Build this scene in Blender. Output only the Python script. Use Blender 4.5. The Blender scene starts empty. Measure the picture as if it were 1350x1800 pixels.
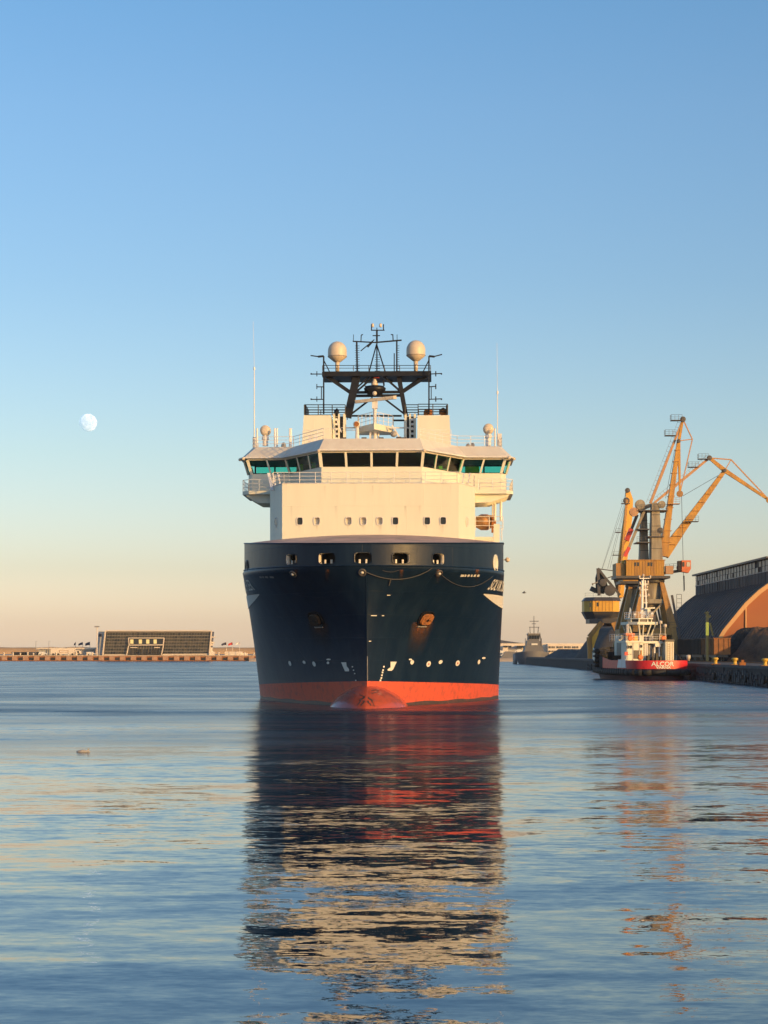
import bpy, bmesh, math, random
from mathutils import Vector, Matrix
from mathutils.bvhtree import BVHTree
random.seed(7)
scene = bpy.context.scene
col = scene.collection
R = math.radians

# ------------------------------------------------------------------ camera
F = 3200.0; CX = 675.0; HY = 1145.0; CAMZ = 4.6      # focal length and horizon in photo pixels, eye height
cd = bpy.data.cameras.new('camera'); cam = bpy.data.objects.new('camera', cd); col.objects.link(cam)
cam.location = (0, 0, CAMZ); cam.rotation_euler = (R(90), 0, 0)
cd.sensor_fit = 'VERTICAL'; cd.sensor_height = 36; cd.sensor_width = 27
cd.lens = F / 1800 * 36; cd.shift_y = (HY - 900) / 1800
cd.clip_start = 0.5; cd.clip_end = 60000
scene.camera = cam

# ------------------------------------------------------------------ light
SUN_AZ = R(45); SUN_EL = R(9.5)         # sun stands low behind the camera, to its right
to_sun = Vector((math.sin(SUN_AZ) * math.cos(SUN_EL), -math.cos(SUN_AZ) * math.cos(SUN_EL), math.sin(SUN_EL)))
sd = bpy.data.lights.new('sun', 'SUN'); sun = bpy.data.objects.new('sun', sd); col.objects.link(sun)
sd.energy = 4.05; sd.angle = R(0.53); sd.color = (1.0, 0.56, 0.15)
sun.rotation_euler = to_sun.to_track_quat('Z', 'Y').to_euler()
sun.location = (60, -60, 60)

w = bpy.data.worlds.new('World'); scene.world = w; w.use_nodes = True
wn = w.node_tree; wn.nodes.clear()
wo = wn.nodes.new('ShaderNodeOutputWorld'); bg = wn.nodes.new('ShaderNodeBackground')
sky = wn.nodes.new('ShaderNodeTexSky'); sky.sky_type = 'NISHITA'; sky.sun_disc = False
sky.sun_elevation = SUN_EL; sky.sun_rotation = math.pi - SUN_AZ
sky.air_density = 1.0; sky.dust_density = 1.0; sky.ozone_density = 1.0; sky.altitude = 0
bg.inputs['Strength'].default_value = 0.15
# the evening sky's own tint by height above the horizon, the same all the way round
tc = wn.nodes.new('ShaderNodeTexCoord'); sx = wn.nodes.new('ShaderNodeSeparateXYZ')
rp = wn.nodes.new('ShaderNodeValToRGB')
mx = wn.nodes.new('ShaderNodeMix'); mx.data_type = 'RGBA'; mx.blend_type = 'MULTIPLY'; mx.inputs[0].default_value = 1.0
wn.links.new(tc.outputs['Generated'], sx.inputs[0]); wn.links.new(sx.outputs['Z'], rp.inputs[0])
def srgb(r, g, b): return tuple(((c / 255) / 12.92 if c / 255 < .04045 else (((c / 255) + .055) / 1.055) ** 2.4) for c in (r, g, b))
SKY_RAMP = [(0.0, (2.12, 1.93, 2.68)), (.014, (1.57, 1.44, 2.03)), (.045, (1.15, 1.11, 1.43)), (.107, (1.02, 1.10, 1.30)), (.197, (.88, 1.08, 1.35)), (.284, (.85, 1.13, 1.45)), (.34, (.76, 1.13, 1.49))]
def set_ramp(r, items):
    els = r.color_ramp.elements
    while len(els) > 1: els.remove(els[-1])
    els[0].position = items[0][0]; els[0].color = (*items[0][1], 1)
    for p, c in items[1:]:
        e = els.new(p); e.color = (*c, 1)
set_ramp(rp, SKY_RAMP)
wn.links.new(sky.outputs[0], mx.inputs[6]); wn.links.new(rp.outputs[0], mx.inputs[7])
wn.links.new(mx.outputs[2], bg.inputs['Color']); wn.links.new(bg.outputs[0], wo.inputs[0])

vs = scene.view_settings; vs.view_transform = 'Standard'; vs.look = 'None'; vs.exposure = 0.0; vs.gamma = 1.0
vs.use_curve_mapping = False
scene.cycles.max_bounces = 8; scene.cycles.transparent_max_bounces = 12
scene.cycles.sample_clamp_indirect = 4.0
scene.cycles.volume_bounces = 0

# ------------------------------------------------------------------ materials
M = {}
def nodes(name):
    m = bpy.data.materials.new(name); m.use_nodes = True
    return m, m.node_tree, m.node_tree.nodes['Principled BSDF']
def paint(name, c, rough=.5, c2=None, scale=1.5, amt=.5, metal=0.0, streak=False, spec=.5, bump=0.0, bscale=8.0, detail=5, lo=.42, hi=.72):
    m, t, b = nodes(name)
    b.inputs['Roughness'].default_value = rough; b.inputs['Metallic'].default_value = metal
    b.inputs['Specular IOR Level'].default_value = spec
    b.inputs['Base Color'].default_value = (*c, 1)
    g = t.nodes.new('ShaderNodeNewGeometry')
    if c2 is not None:
        mp = t.nodes.new('ShaderNodeMapping')
        mp.inputs['Scale'].default_value = (scale, scale, scale * (.12 if streak else 1))
        n = t.nodes.new('ShaderNodeTexNoise'); n.inputs['Scale'].default_value = 1; n.inputs['Detail'].default_value = detail
        n.inputs['Roughness'].default_value = .65
        r = t.nodes.new('ShaderNodeValToRGB')
        r.color_ramp.elements[0].position = lo; r.color_ramp.elements[0].color = (*c, 1)
        r.color_ramp.elements[1].position = hi
        r.color_ramp.elements[1].color = (*[a + (d - a) * amt for a, d in zip(c, c2)], 1)
        t.links.new(g.outputs['Position'], mp.inputs[0]); t.links.new(mp.outputs[0], n.inputs['Vector'])
        t.links.new(n.outputs['Fac'], r.inputs[0]); t.links.new(r.outputs[0], b.inputs['Base Color'])
    if bump:
        n2 = t.nodes.new('ShaderNodeTexNoise'); n2.inputs['Scale'].default_value = bscale; n2.inputs['Detail'].default_value = 6
        bp = t.nodes.new('ShaderNodeBump'); bp.inputs['Strength'].default_value = 1; bp.inputs['Distance'].default_value = bump
        t.links.new(g.outputs['Position'], n2.inputs['Vector']); t.links.new(n2.outputs['Fac'], bp.inputs['Height'])
        t.links.new(bp.outputs[0], b.inputs['Normal'])
    M[name] = m; return m
paint('white_paint', (.70, .69, .575), .48, (.60, .55, .46), .8, .35, streak=True, bump=.012, bscale=.9)
paint('white_steel', (.72, .72, .72), .45, (.5, .38, .25), 2.2, .5, streak=True)
paint('roof_paint', (.68, .64, .55), .5, (.5, .42, .34), .8, .4)
paint('navy_paint', (.003, .013, .034), .40, (.010, .024, .046), .9, .9, streak=True, bump=.03, bscale=.55, spec=.28)
def seams(name, width, height, dist):        # weld seams between the steel plates, as fine relief
    m = M[name]; t = m.node_tree; b = t.nodes['Principled BSDF']; N = t.nodes.new; L = t.links.new
    g = N('ShaderNodeNewGeometry'); sp = N('ShaderNodeSeparateXYZ'); cb = N('ShaderNodeCombineXYZ'); ad = N('ShaderNodeMath'); ad.operation = 'ADD'
    L(g.outputs['Position'], sp.inputs[0]); L(sp.outputs['X'], ad.inputs[0]); L(sp.outputs['Y'], ad.inputs[1]); L(ad.outputs[0], cb.inputs['X']); L(sp.outputs['Z'], cb.inputs['Y'])
    br = N('ShaderNodeTexBrick'); br.inputs['Scale'].default_value = 1; br.inputs['Brick Width'].default_value = width; br.inputs['Row Height'].default_value = height
    br.inputs['Mortar Size'].default_value = .035; br.inputs['Mortar Smooth'].default_value = .6; L(cb.outputs[0], br.inputs['Vector'])
    bp = N('ShaderNodeBump'); bp.inputs['Distance'].default_value = dist; L(br.outputs['Fac'], bp.inputs['Height'])
    old = b.inputs['Normal'].links[0].from_socket; L(old, bp.inputs['Normal']); L(bp.outputs[0], b.inputs['Normal'])
seams('navy_paint', 5.5, 1.9, .006); seams('white_paint', 3.1, 2.6, .008)
paint('antifouling', (.66, .10, .045), .5, (.16, .06, .05), 1.6, .8, bump=.02, bscale=1.2, lo=.5, hi=.8)
paint('wet_antifouling', (.46, .085, .045), .2, (.14, .06, .05), 1.4, .8, bump=.03, bscale=1.2, lo=.48, hi=.8)
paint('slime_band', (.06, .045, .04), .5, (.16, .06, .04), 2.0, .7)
paint('black_paint', (.006, .007, .010), .45, (.018, .018, .02), 2, .6, spec=.35)
paint('dark_steel', (.06, .06, .065), .5, (.10, .07, .05), 2, .6)
paint('grey_steel', (.30, .29, .28), .5, (.16, .13, .11), 1.5, .7)
paint('deck_paint', (.66, .40, .29), .6, (.34, .22, .17), .45, .9, lo=.4, hi=.62)
paint('radome', (.62, .53, .41), .45, (.54, .44, .33), 1.5, .5)
paint('rust', (.36, .13, .03), .8, (.12, .05, .02), 3.0, .9, bump=.03)
paint('shaded_rust', (.05, .028, .014), .85, (.02, .015, .01), 3, .8)  # rust darkened in its colour for the shade on the left anchor
paint('boat_paint', (.50, .27, .12), .6, (.3, .15, .08), 2, .6)
paint('rope', (.08, .075, .07), .9)
paint('mark_white', (.72, .70, .64), .5)
paint('rubber', (.012, .012, .013), .75, (.05, .045, .04), 3, .7, bump=.02)
paint('tug_red', (.62, .018, .025), .4, (.38, .02, .02), 2.0, .6)
paint('tug_orange', (.75, .16, .03), .5)
paint('crane_yellow', (.50, .255, .03), .5, (.24, .12, .045), .9, .9, streak=True)
paint('crane_rusty', (.46, .24, .06), .6, (.20, .10, .045), .9, .9, streak=True)
paint('crane_bright', (.78, .42, .05), .45, (.6, .28, .04), .8, .6)
paint('crane_grey', (.33, .29, .21), .6, (.16, .12, .08), .9, .9, streak=True)
paint('crane_orange', (.66, .17, .06), .5, (.4, .12, .05), 2, .6)
paint('crane_pink', (.46, .27, .14), .6, (.4, .18, .1), 1.5, .7)
paint('warning_red', (.6, .06, .04), .5)
paint('concrete', (.30, .27, .23), .85, (.16, .14, .12), .35, .9, bump=.03, bscale=3)
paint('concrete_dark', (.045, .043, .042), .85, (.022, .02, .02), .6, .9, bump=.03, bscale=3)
paint('concrete_pale', (.50, .40, .29), .85, (.32, .22, .15), .25, .9)
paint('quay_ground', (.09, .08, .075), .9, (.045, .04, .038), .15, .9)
paint('fender_block', (.46, .27, .17), .8, (.3, .18, .12), .4, .8)
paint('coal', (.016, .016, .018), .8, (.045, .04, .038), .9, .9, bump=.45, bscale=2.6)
paint('ore', (.17, .095, .055), .9, (.045, .035, .03), .35, .9, bump=.45, bscale=2.4)
paint('roof_cement', (.095, .092, .090), .85, (.17, .125, .10), .10, .9, bump=.02, bscale=1)
paint('end_wall_orange', (.36, .13, .05), .8, (.34, .11, .045), .25, .8)
paint('end_trim', (.62, .36, .16), .7)
paint('wagon_dark', (.022, .02, .02), .7, (.05, .035, .025), 1.0, .9)
paint('wagon_rust', (.33, .14, .05), .8, (.16, .08, .04), 1.5, .9)
paint('bollard_yellow', (.72, .45, .05), .5, (.3, .18, .06), 4, .8)
paint('green_paint', (.012, .03, .014), .5)
paint('lime_paint', (.30, .42, .08), .5)
paint('sand', (.58, .36, .17), .95, (.44, .27, .13), .03, .8)
paint('hill', (.10, .09, .07), .95, (.16, .12, .08), .02, .8)
paint('building_white', (.74, .64, .52), .7, (.6, .5, .4), .1, .5)
paint('building_shade', (.40, .40, .40), .7)
paint('window_dark', (.03, .035, .04), .15)
paint('flag_navy', (.04, .04, .07), .8); paint('flag_red', (.5, .05, .04), .8); paint('flag_white', (.7, .66, .62), .8)
paint('flag_green', (.10, .14, .04), .8)
paint('seat_fabric', (.05, .06, .07), .8)
paint('skin', (.40, .24, .17), .6); paint('clothing', (.03, .035, .05), .85)
paint('interior', (.10, .09, .08), .8)
paint('interior_pale', (.55, .52, .45), .7)
paint('hivis', (.5, .6, .06), .7)
paint('feathers', (.35, .34, .33), .8)
paint('ship_grey', (.15, .15, .16), .6)
paint('hazy_coal', (.085, .078, .072), .9, (.05, .045, .04), .2, .8, bump=.2)  # coal paled in its colour to stand for dusty haze in the air
paint('facade_frame', (.66, .56, .44), .5)

def glass(name, tint, f=.85):
    m = bpy.data.materials.new(name); m.use_nodes = True; t = m.node_tree; t.nodes.clear()
    o = t.nodes.new('ShaderNodeOutputMaterial'); mix = t.nodes.new('ShaderNodeMixShader')
    tr = t.nodes.new('ShaderNodeBsdfTransparent'); gl = t.nodes.new('ShaderNodeBsdfGlossy'); fr = t.nodes.new('ShaderNodeFresnel')
    tr.inputs[0].default_value = (*tint, 1); gl.inputs['Roughness'].default_value = .02; fr.inputs[0].default_value = 1.5
    t.links.new(fr.outputs[0], mix.inputs[0]); t.links.new(tr.outputs[0], mix.inputs[1]); t.links.new(gl.outputs[0], mix.inputs[2])
    t.links.new(mix.outputs[0], o.inputs[0]); M[name] = m
glass('bridge_glass', (.30, .78, .68)); glass('clear_glass', (.75, .8, .78))
def facade_glass():
    m, t, b = nodes('facade_glass'); b.inputs['Roughness'].default_value = .12
    g = t.nodes.new('ShaderNodeObjectInfo'); r = t.nodes.new('ShaderNodeValToRGB')
    r.color_ramp.elements[0].color = (.025, .027, .025, 1); r.color_ramp.elements[1].color = (.085, .075, .055, 1)
    t.links.new(g.outputs['Random'], r.inputs[0]); t.links.new(r.outputs[0], b.inputs['Base Color']); M['facade_glass'] = m
facade_glass()
def mon_glass():
    m, t, b = nodes('monitor_pane'); b.inputs['Roughness'].default_value = .35
    g = t.nodes.new('ShaderNodeObjectInfo'); r = t.nodes.new('ShaderNodeValToRGB')
    r.color_ramp.elements[0].color = (.10, .11, .12, 1); r.color_ramp.elements[1].color = (.30, .31, .29, 1)
    t.links.new(g.outputs['Random'], r.inputs[0]); t.links.new(r.outputs[0], b.inputs['Base Color']); M['monitor_pane'] = m
mon_glass()
def lamp(name, c, s):
    m, t, b = nodes(name); b.inputs['Emission Color'].default_value = (*c, 1); b.inputs['Emission Strength'].default_value = s
    b.inputs['Base Color'].default_value = (*c, 1); M[name] = m
lamp('lit_window', (.80, .70, .35), .12)
paint('tug_red_shaded', (.10, .010, .014), .5, (.03, .01, .01), 1.5, .8)  # tug red with the shade below the fender painted into it
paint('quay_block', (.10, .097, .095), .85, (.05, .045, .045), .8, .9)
paint('rail_brown', (.40, .27, .18), .6)
def moonmat():
    m = bpy.data.materials.new('moon_surface'); m.use_nodes = True; t = m.node_tree; t.nodes.clear()
    o = t.nodes.new('ShaderNodeOutputMaterial'); a = t.nodes.new('ShaderNodeAddShader')
    tr = t.nodes.new('ShaderNodeBsdfTransparent'); d = t.nodes.new('ShaderNodeBsdfDiffuse'); tr.inputs[0].default_value = (.88, .88, .88, 1)
    n = t.nodes.new('ShaderNodeTexNoise'); n.inputs['Scale'].default_value = 2.2; r = t.nodes.new('ShaderNodeValToRGB')
    c = t.nodes.new('ShaderNodeTexCoord'); t.links.new(c.outputs['Object'], n.inputs['Vector'])
    n.inputs['Scale'].default_value = .055; n.inputs['Detail'].default_value = 3; d.inputs['Roughness'].default_value = 1.0
    r.color_ramp.elements[0].position = .42; r.color_ramp.elements[0].color = (.22, .27, .46, 1)
    r.color_ramp.elements[1].position = .6; r.color_ramp.elements[1].color = (.36, .44, .72, 1)
    t.links.new(n.outputs['Fac'], r.inputs[0]); t.links.new(r.outputs[0], d.inputs[0])
    gg = t.nodes.new('ShaderNodeNewGeometry'); t2 = t.nodes.new('ShaderNodeBsdfTransparent'); mm = t.nodes.new('ShaderNodeMixShader')
    t.links.new(tr.outputs[0], a.inputs[0]); t.links.new(d.outputs[0], a.inputs[1])
    t.links.new(gg.outputs['Backfacing'], mm.inputs[0]); t.links.new(a.outputs[0], mm.inputs[1]); t.links.new(t2.outputs[0], mm.inputs[2]); t.links.new(mm.outputs[0], o.inputs[0])
    M['moon_surface'] = m
moonmat()

# ------------------------------------------------------------------ mesh helpers
OFF = {}
class MB:
    def __init__(s): s.v = []; s.f = []; s.mi = []; s.cur = 0
    def add(s, vs, fs):
        k = len(s.v); s.v += [tuple(p) for p in vs]
        for f in fs: s.f.append(tuple(i + k for i in f)); s.mi.append(s.cur)
        return s
    def box(s, x0, x1, y0, y1, z0, z1):
        return s.add([(x0,y0,z0),(x1,y0,z0),(x1,y1,z0),(x0,y1,z0),(x0,y0,z1),(x1,y0,z1),(x1,y1,z1),(x0,y1,z1)],
              [(0,3,2,1),(4,5,6,7),(0,1,5,4),(1,2,6,5),(2,3,7,6),(3,0,4,7)])
    def cbox(s, c, sx, sy, sz): return s.box(c[0]-sx/2, c[0]+sx/2, c[1]-sy/2, c[1]+sy/2, c[2]-sz/2, c[2]+sz/2)
    def frame(s, p, q):
        p = Vector(p); q = Vector(q); d = (q - p).normalized()
        u = Vector((0, 0, 1)) if abs(d.z) < .9 else Vector((0, 1, 0))
        a = d.cross(u).normalized(); b = a.cross(d).normalized(); return p, q, a, b
    def beam(s, p, q, w, h, w2=None, h2=None):
        p, q, a, b = s.frame(p, q); w2 = w if w2 is None else w2; h2 = h if h2 is None else h2
        vs = [p + a*i*w/2 + b*j*h/2 for i, j in ((-1,-1),(1,-1),(1,1),(-1,1))] + [q + a*i*w2/2 + b*j*h2/2 for i, j in ((-1,-1),(1,-1),(1,1),(-1,1))]
        return s.add(vs, [(0,1,2,3),(7,6,5,4),(0,4,5,1),(1,5,6,2),(2,6,7,3),(3,7,4,0)])
    def tube(s, p, q, r, r2=None, n=8):
        p, q, a, b = s.frame(p, q); r2 = r if r2 is None else r2
        vs = [p + (a*math.cos(6.28319*i/n) + b*math.sin(6.28319*i/n))*r for i in range(n)] + [q + (a*math.cos(6.28319*i/n) + b*math.sin(6.28319*i/n))*r2 for i in range(n)]
        return s.add(vs, [(i, i+n, (i+1)%n+n, (i+1)%n) for i in range(n)] + [tuple(range(n)), tuple(range(2*n-1, n-1, -1))])
    def path(s, pts, r, n=6):
        for a, b in zip(pts, pts[1:]):
            if (Vector(a)-Vector(b)).length > 1e-4: s.tube(a, b, r, r, n)
        return s
    def lathe(s, c, prof, n=20, axis='z'):
        c = Vector(c); vs = []
        for r, h in prof:
            for i in range(n):
                a = 6.283185*i/n; x, y = r*math.cos(a), r*math.sin(a)
                vs.append(c + (Vector((x, y, h)) if axis == 'z' else Vector((x, h, y)) if axis == 'y' else Vector((h, x, y))))
        fs = [(k*n+i, k*n+(i+1)%n, (k+1)*n+(i+1)%n, (k+1)*n+i) for k in range(len(prof)-1) for i in range(n)]
        fs += [tuple(range(n-1, -1, -1)), tuple(range((len(prof)-1)*n, len(prof)*n))]
        return s.add(vs, fs)
    def prism(s, pts, d):                 # polygon pts (3D) extruded by vector d
        n = len(pts); d = Vector(d); pts = [Vector(p) for p in pts]
        return s.add(pts + [p + d for p in pts], [tuple(range(n)), tuple(range(2*n-1, n-1, -1))] + [(i, i+n, (i+1)%n+n, (i+1)%n) for i in range(n)])
    def plan(s, poly, z0, z1, poly2=None):  # plan polygon between two heights
        n = len(poly); p2 = poly2 or poly
        return s.add([(x, y, z0) for x, y in poly] + [(x, y, z1) for x, y in p2], [tuple(range(n-1,-1,-1)), tuple(range(n, 2*n))] + [(i, (i+1)%n, (i+1)%n+n, i+n) for i in range(n)])
    def quad(s, *p): return s.add(p, [tuple(range(len(p)))])
    def rail(s, pts, h=1.05, bars=3, r=.025, post=1.4):
        pts = [Vector(p) for p in pts]
        for a, b in zip(pts, pts[1:]):
            L = (b-a).length; n = max(1, round(L/post))
            for i in range(n+1):
                p = a.lerp(b, i/n); s.tube(p, p + Vector((0,0,h)), r*1.1, n=5)
            for k in range(1, bars+1):
                up = Vector((0, 0, h*k/bars)); s.tube(a+up, b+up, r if k == bars else r*.8, n=5)
        return s
    def build(s, name, mat, parent=None, smooth=False, label=None, origin=None, fix=True, kind=None):
        me = bpy.data.meshes.new(name)
        o3 = Vector(OFF.get(parent.name, (0,0,0))) if parent else Vector((0,0,0))
        if origin is not None: o3 = o3 + Vector(origin)
        me.from_pydata([tuple(Vector(p) - o3) for p in s.v], [], s.f)
        for x in (mat if isinstance(mat, (list, tuple)) else [mat]): me.materials.append(M[x])
        if isinstance(mat, (list, tuple)): me.polygons.foreach_set('material_index', s.mi)
        if fix:
            b = bmesh.new(); b.from_mesh(me); bmesh.ops.recalc_face_normals(b, faces=b.faces); b.to_mesh(me); b.free()
        if smooth: me.polygons.foreach_set('use_smooth', [True]*len(me.polygons))
        me.update()
        o = bpy.data.objects.new(name, me); col.objects.link(o)
        if parent:
            o.parent = parent; OFF[o.name] = OFF.get(parent.name, (0,0,0))
            if origin is not None: o.location = origin
        elif origin is not None: o.location = o3
        if label: o['label'] = label
        if kind: o['kind'] = kind
        return o
def shadeauto(o, ang=35):
    me = o.data; me.polygons.foreach_set('use_smooth', [True]*len(me.polygons))
    b = bmesh.new(); b.from_mesh(me)
    for e in b.edges:
        if len(e.link_faces) == 2 and e.calc_face_angle(0) > R(ang): e.smooth = False
    b.to_mesh(me); b.free(); return o
def thing(name, label, cat, loc, rz=0, group=None, world=True):
    o = bpy.data.objects.new(name, None); col.objects.link(o); o.location = loc; o.rotation_euler = (0, 0, rz)
    o.empty_display_size = 1
    o['label'] = label; o['category'] = cat
    if group: o['group'] = group
    OFF[o.name] = tuple(loc) if world else (0, 0, 0)
    return o
def tag(o, label, cat, group=None):
    o['label'] = label; o['category'] = cat
    if group: o['group'] = group
    return o
def struct(o): o['kind'] = 'structure'; return o
def inst(o, loc, parent=None, rz=None, label=None, scale=None):
    c = o.copy(); col.objects.link(c); c.location = loc
    if parent is not None: c.parent = parent; OFF[c.name] = OFF.get(parent.name, (0,0,0))
    if rz is not None: c.rotation_euler = (0, 0, rz)
    if scale: c.scale = scale
    return c
def W(px, py, D):      # point of the place seen at photo pixel (px, py) at distance D from the quay edge
    return Vector(((px-CX)*D/F, D, CAMZ + (HY-py)*D/F))
def text_pts(body, size, bold=0.0, shear=0.0):
    cu = bpy.data.curves.new('lettering', 'FONT'); cu.body = body; cu.size = size; cu.offset = bold; cu.shear = shear
    cu.resolution_u = 3
    ob = bpy.data.objects.new('lettering_source', cu); col.objects.link(ob)
    dg = bpy.context.evaluated_depsgraph_get(); me = bpy.data.meshes.new_from_object(ob.evaluated_get(dg))
    b = bmesh.new(); b.from_mesh(me); bmesh.ops.triangulate(b, faces=b.faces)
    vs = [tuple(v.co) for v in b.verts]; fs = [tuple(v.index for v in f.verts) for f in b.faces]; b.free()
    bpy.data.objects.remove(ob); bpy.data.curves.remove(cu); bpy.data.meshes.remove(me)
    return vs, fs

# ------------------------------------------------------------------ water
def water_material():
    m = bpy.data.materials.new('harbour_water'); m.use_nodes = True; t = m.node_tree; N = t.nodes.new; L = t.links.new
    b = t.nodes['Principled BSDF']
    b.inputs['Base Color'].default_value = (.006, .030, .050, 1); b.inputs['Roughness'].default_value = .03
    b.inputs['IOR'].default_value = 1.5; b.inputs['Specular IOR Level'].default_value = .5
    g = N('ShaderNodeNewGeometry')
    def slope(sx, sy, amp, detail=2, rot=0, rough=.5, w=0):
        mp = N('ShaderNodeMapping'); mp.inputs['Scale'].default_value = (sx, sy, 1); mp.inputs['Rotation'].default_value = (0, 0, rot)
        mp.inputs['Location'].default_value = (w, w*1.7, w)
        n = N('ShaderNodeTexNoise'); n.inputs['Scale'].default_value = 1; n.inputs['Detail'].default_value = detail; n.inputs['Roughness'].default_value = rough
        L(g.outputs['Position'], mp.inputs[0]); L(mp.outputs[0], n.inputs['Vector'])
        s = N('ShaderNodeVectorMath'); s.operation = 'SUBTRACT'; s.inputs[1].default_value = (.5, .5, .5); L(n.outputs['Color'], s.inputs[0])
        k = N('ShaderNodeVectorMath'); k.operation = 'MULTIPLY'; k.inputs[1].default_value = (amp*.45, amp, 0); L(s.outputs[0], k.inputs[0])
        return k.outputs[0]
    def add(a, c):
        s = N('ShaderNodeVectorMath'); s.operation = 'ADD'; L(a, s.inputs[0]); L(c, s.inputs[1]); return s.outputs[0]
    def noisefac(sx, sy, lo, hi, a, c, w=0):
        mp = N('ShaderNodeMapping'); mp.inputs['Scale'].default_value = (sx, sy, 1); mp.inputs['Location'].default_value = (w, w, 0)
        n = N('ShaderNodeTexNoise'); n.inputs['Scale'].default_value = 1; n.inputs['Detail'].default_value = 2
        L(g.outputs['Position'], mp.inputs[0]); L(mp.outputs[0], n.inputs['Vector'])
        r = N('ShaderNodeMapRange'); r.inputs[1].default_value = lo; r.inputs[2].default_value = hi; r.inputs[3].default_value = a; r.inputs[4].default_value = c
        L(n.outputs['Fac'], r.inputs[0]); return r.outputs[0]
    big = add(slope(.055, .16, .075, 1, R(6)), slope(.12, .34, .09, 1, R(-9), w=61))
    mid = slope(.24, .70, .125, 2, R(-5), w=31)
    sml = slope(1.1, 2.8, .20, 3, R(8), w=77)
    tiny = slope(5, 11, .11, 2, 0, w=13)
    # calm and ruffled patches
    pf = noisefac(.012, .035, .35, .65, .45, 1.35)
        # the bow wave: ruffled crests that spread sideways from the stem of the ship
    sp = N('ShaderNodeSeparateXYZ'); L(g.outputs['Position'], sp.inputs[0])
    def mth(op, a, c=None):
        n = N('ShaderNodeMath'); n.operation = op
        for i, v in enumerate((a, c)):
            if v is None: continue
            if isinstance(v, (int, float)): n.inputs[i].default_value = v
            else: L(v, n.inputs[i])
        return n.outputs[0]
    ax = mth('ABSOLUTE', mth('ADD', sp.outputs['X'], 1.4))
    yy0 = mth('SUBTRACT', sp.outputs['Y'], mth('MULTIPLY', ax, .14))
    yy = mth('SUBTRACT', yy0, 136)
    wob = noisefac(.045, .03, 0, 1, -14, 14, w=9)
    # the breeze ruffles the open basin; the water close under the quay lies calmer
    rz_ = N('ShaderNodeMapRange'); rz_.inputs[1].default_value = 30; rz_.inputs[2].default_value = 95; rz_.inputs[3].default_value = .62; rz_.inputs[4].default_value = 1.3
    L(sp.outputs['Y'], rz_.inputs[0])
    m1 = N('ShaderNodeVectorMath'); m1.operation = 'SCALE'; L(add(sml, tiny), m1.inputs[0]); L(mth('MULTIPLY', pf, rz_.outputs[0]), m1.inputs['Scale'])
    rz2 = N('ShaderNodeMapRange'); rz2.inputs[1].default_value = 134; rz2.inputs[2].default_value = 150; rz2.inputs[3].default_value = 0; rz2.inputs[4].default_value = 1
    L(yy0, rz2.inputs[0])
    chop = slope(.5, 1.1, .16, 3, R(4), w=5)
    pf2 = noisefac(.01, .045, .38, .62, .35, 1.3, w=3)
    m3 = N('ShaderNodeVectorMath'); m3.operation = 'SCALE'; L(chop, m3.inputs[0]); L(mth('MULTIPLY', rz2.outputs[0], pf2), m3.inputs['Scale'])
    band = mth('MAXIMUM', mth('SUBTRACT', 1, mth('ABSOLUTE', mth('MULTIPLY', mth('ADD', yy, wob), .12))), 0)
    crest = slope(1.2, 2.5, .5, 2, 0, w=51)
    m2 = N('ShaderNodeVectorMath'); m2.operation = 'SCALE'; L(crest, m2.inputs[0]); L(band, m2.inputs['Scale'])
    # low wake crests that run across the basin beyond the bow wave, their near faces turned to the shore
    lines = None
    for c_, wd, wv in ((136, 3.2, 9), (164, .9, 19), (188, 1.0, 29), (214, 1.3, 39), (262, 2.0, 49), (330, 3.0, 59)):
        q_ = mth('ADD', mth('SUBTRACT', yy0, c_), noisefac(.03, .02, 0, 1, -9, 9, w=wv))
        l_ = mth('MAXIMUM', mth('SUBTRACT', 1, mth('ABSOLUTE', mth('DIVIDE', q_, wd))), 0)
        l_ = mth('MULTIPLY', l_, noisefac(.035, .01, .42, .60, 0, 1, w=wv+3))
        lines = l_ if lines is None else mth('MAXIMUM', lines, l_)
    ln = N('ShaderNodeVectorMath'); ln.operation = 'SCALE'; ln.inputs[0].default_value = (0, .075, 0); L(lines, ln.inputs['Scale'])
    tot = add(ln.outputs[0], add(add(add(add(big, mid), m1.outputs[0]), m2.outputs[0]), m3.outputs[0]))
    flip = N('ShaderNodeVectorMath'); flip.operation = 'SUBTRACT'; flip.inputs[0].default_value = (0, 0, 1); L(tot, flip.inputs[1])
    nn = N('ShaderNodeVectorMath'); nn.operation = 'NORMALIZE'; L(flip.outputs[0], nn.inputs[0])
    L(nn.outputs[0], b.inputs['Normal'])
    # ripples too fine to see one by one roughen the surface, in streaky wind patches
    ra = N('ShaderNodeMapRange'); ra.inputs[1].default_value = 36; ra.inputs[2].default_value = 105; ra.inputs[3].default_value = .012; ra.inputs[4].default_value = .215
    L(sp.outputs['Y'], ra.inputs[0])
    st1 = noisefac(.03, .05, .38, .64, .45, 1.2, w=21); st2 = noisefac(.22, .35, .35, .65, .7, 1.25, w=2)
    far = mth('MULTIPLY', mth('MULTIPLY', rz2.outputs[0], st1), mth('MULTIPLY', st2, .09))
    rr_ = mth('ADD', mth('ADD', mth('MULTIPLY', ra.outputs[0], noisefac(.03, .10, .35, .65, .7, 1.2, w=8)), far), mth('MULTIPLY', mth('MULTIPLY', band, noisefac(.05, .05, .38, .62, .2, 1, w=71)), .2))
    L(rr_, b.inputs['Roughness'])
    M['harbour_water'] = m
water_material()
mb = MB()
mb.quad((-9000, -200, 0), (9000, -200, 0), (9000, 16000, 0), (-9000, 16000, 0))
struct(mb.build('water', 'harbour_water', fix=False))

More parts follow.
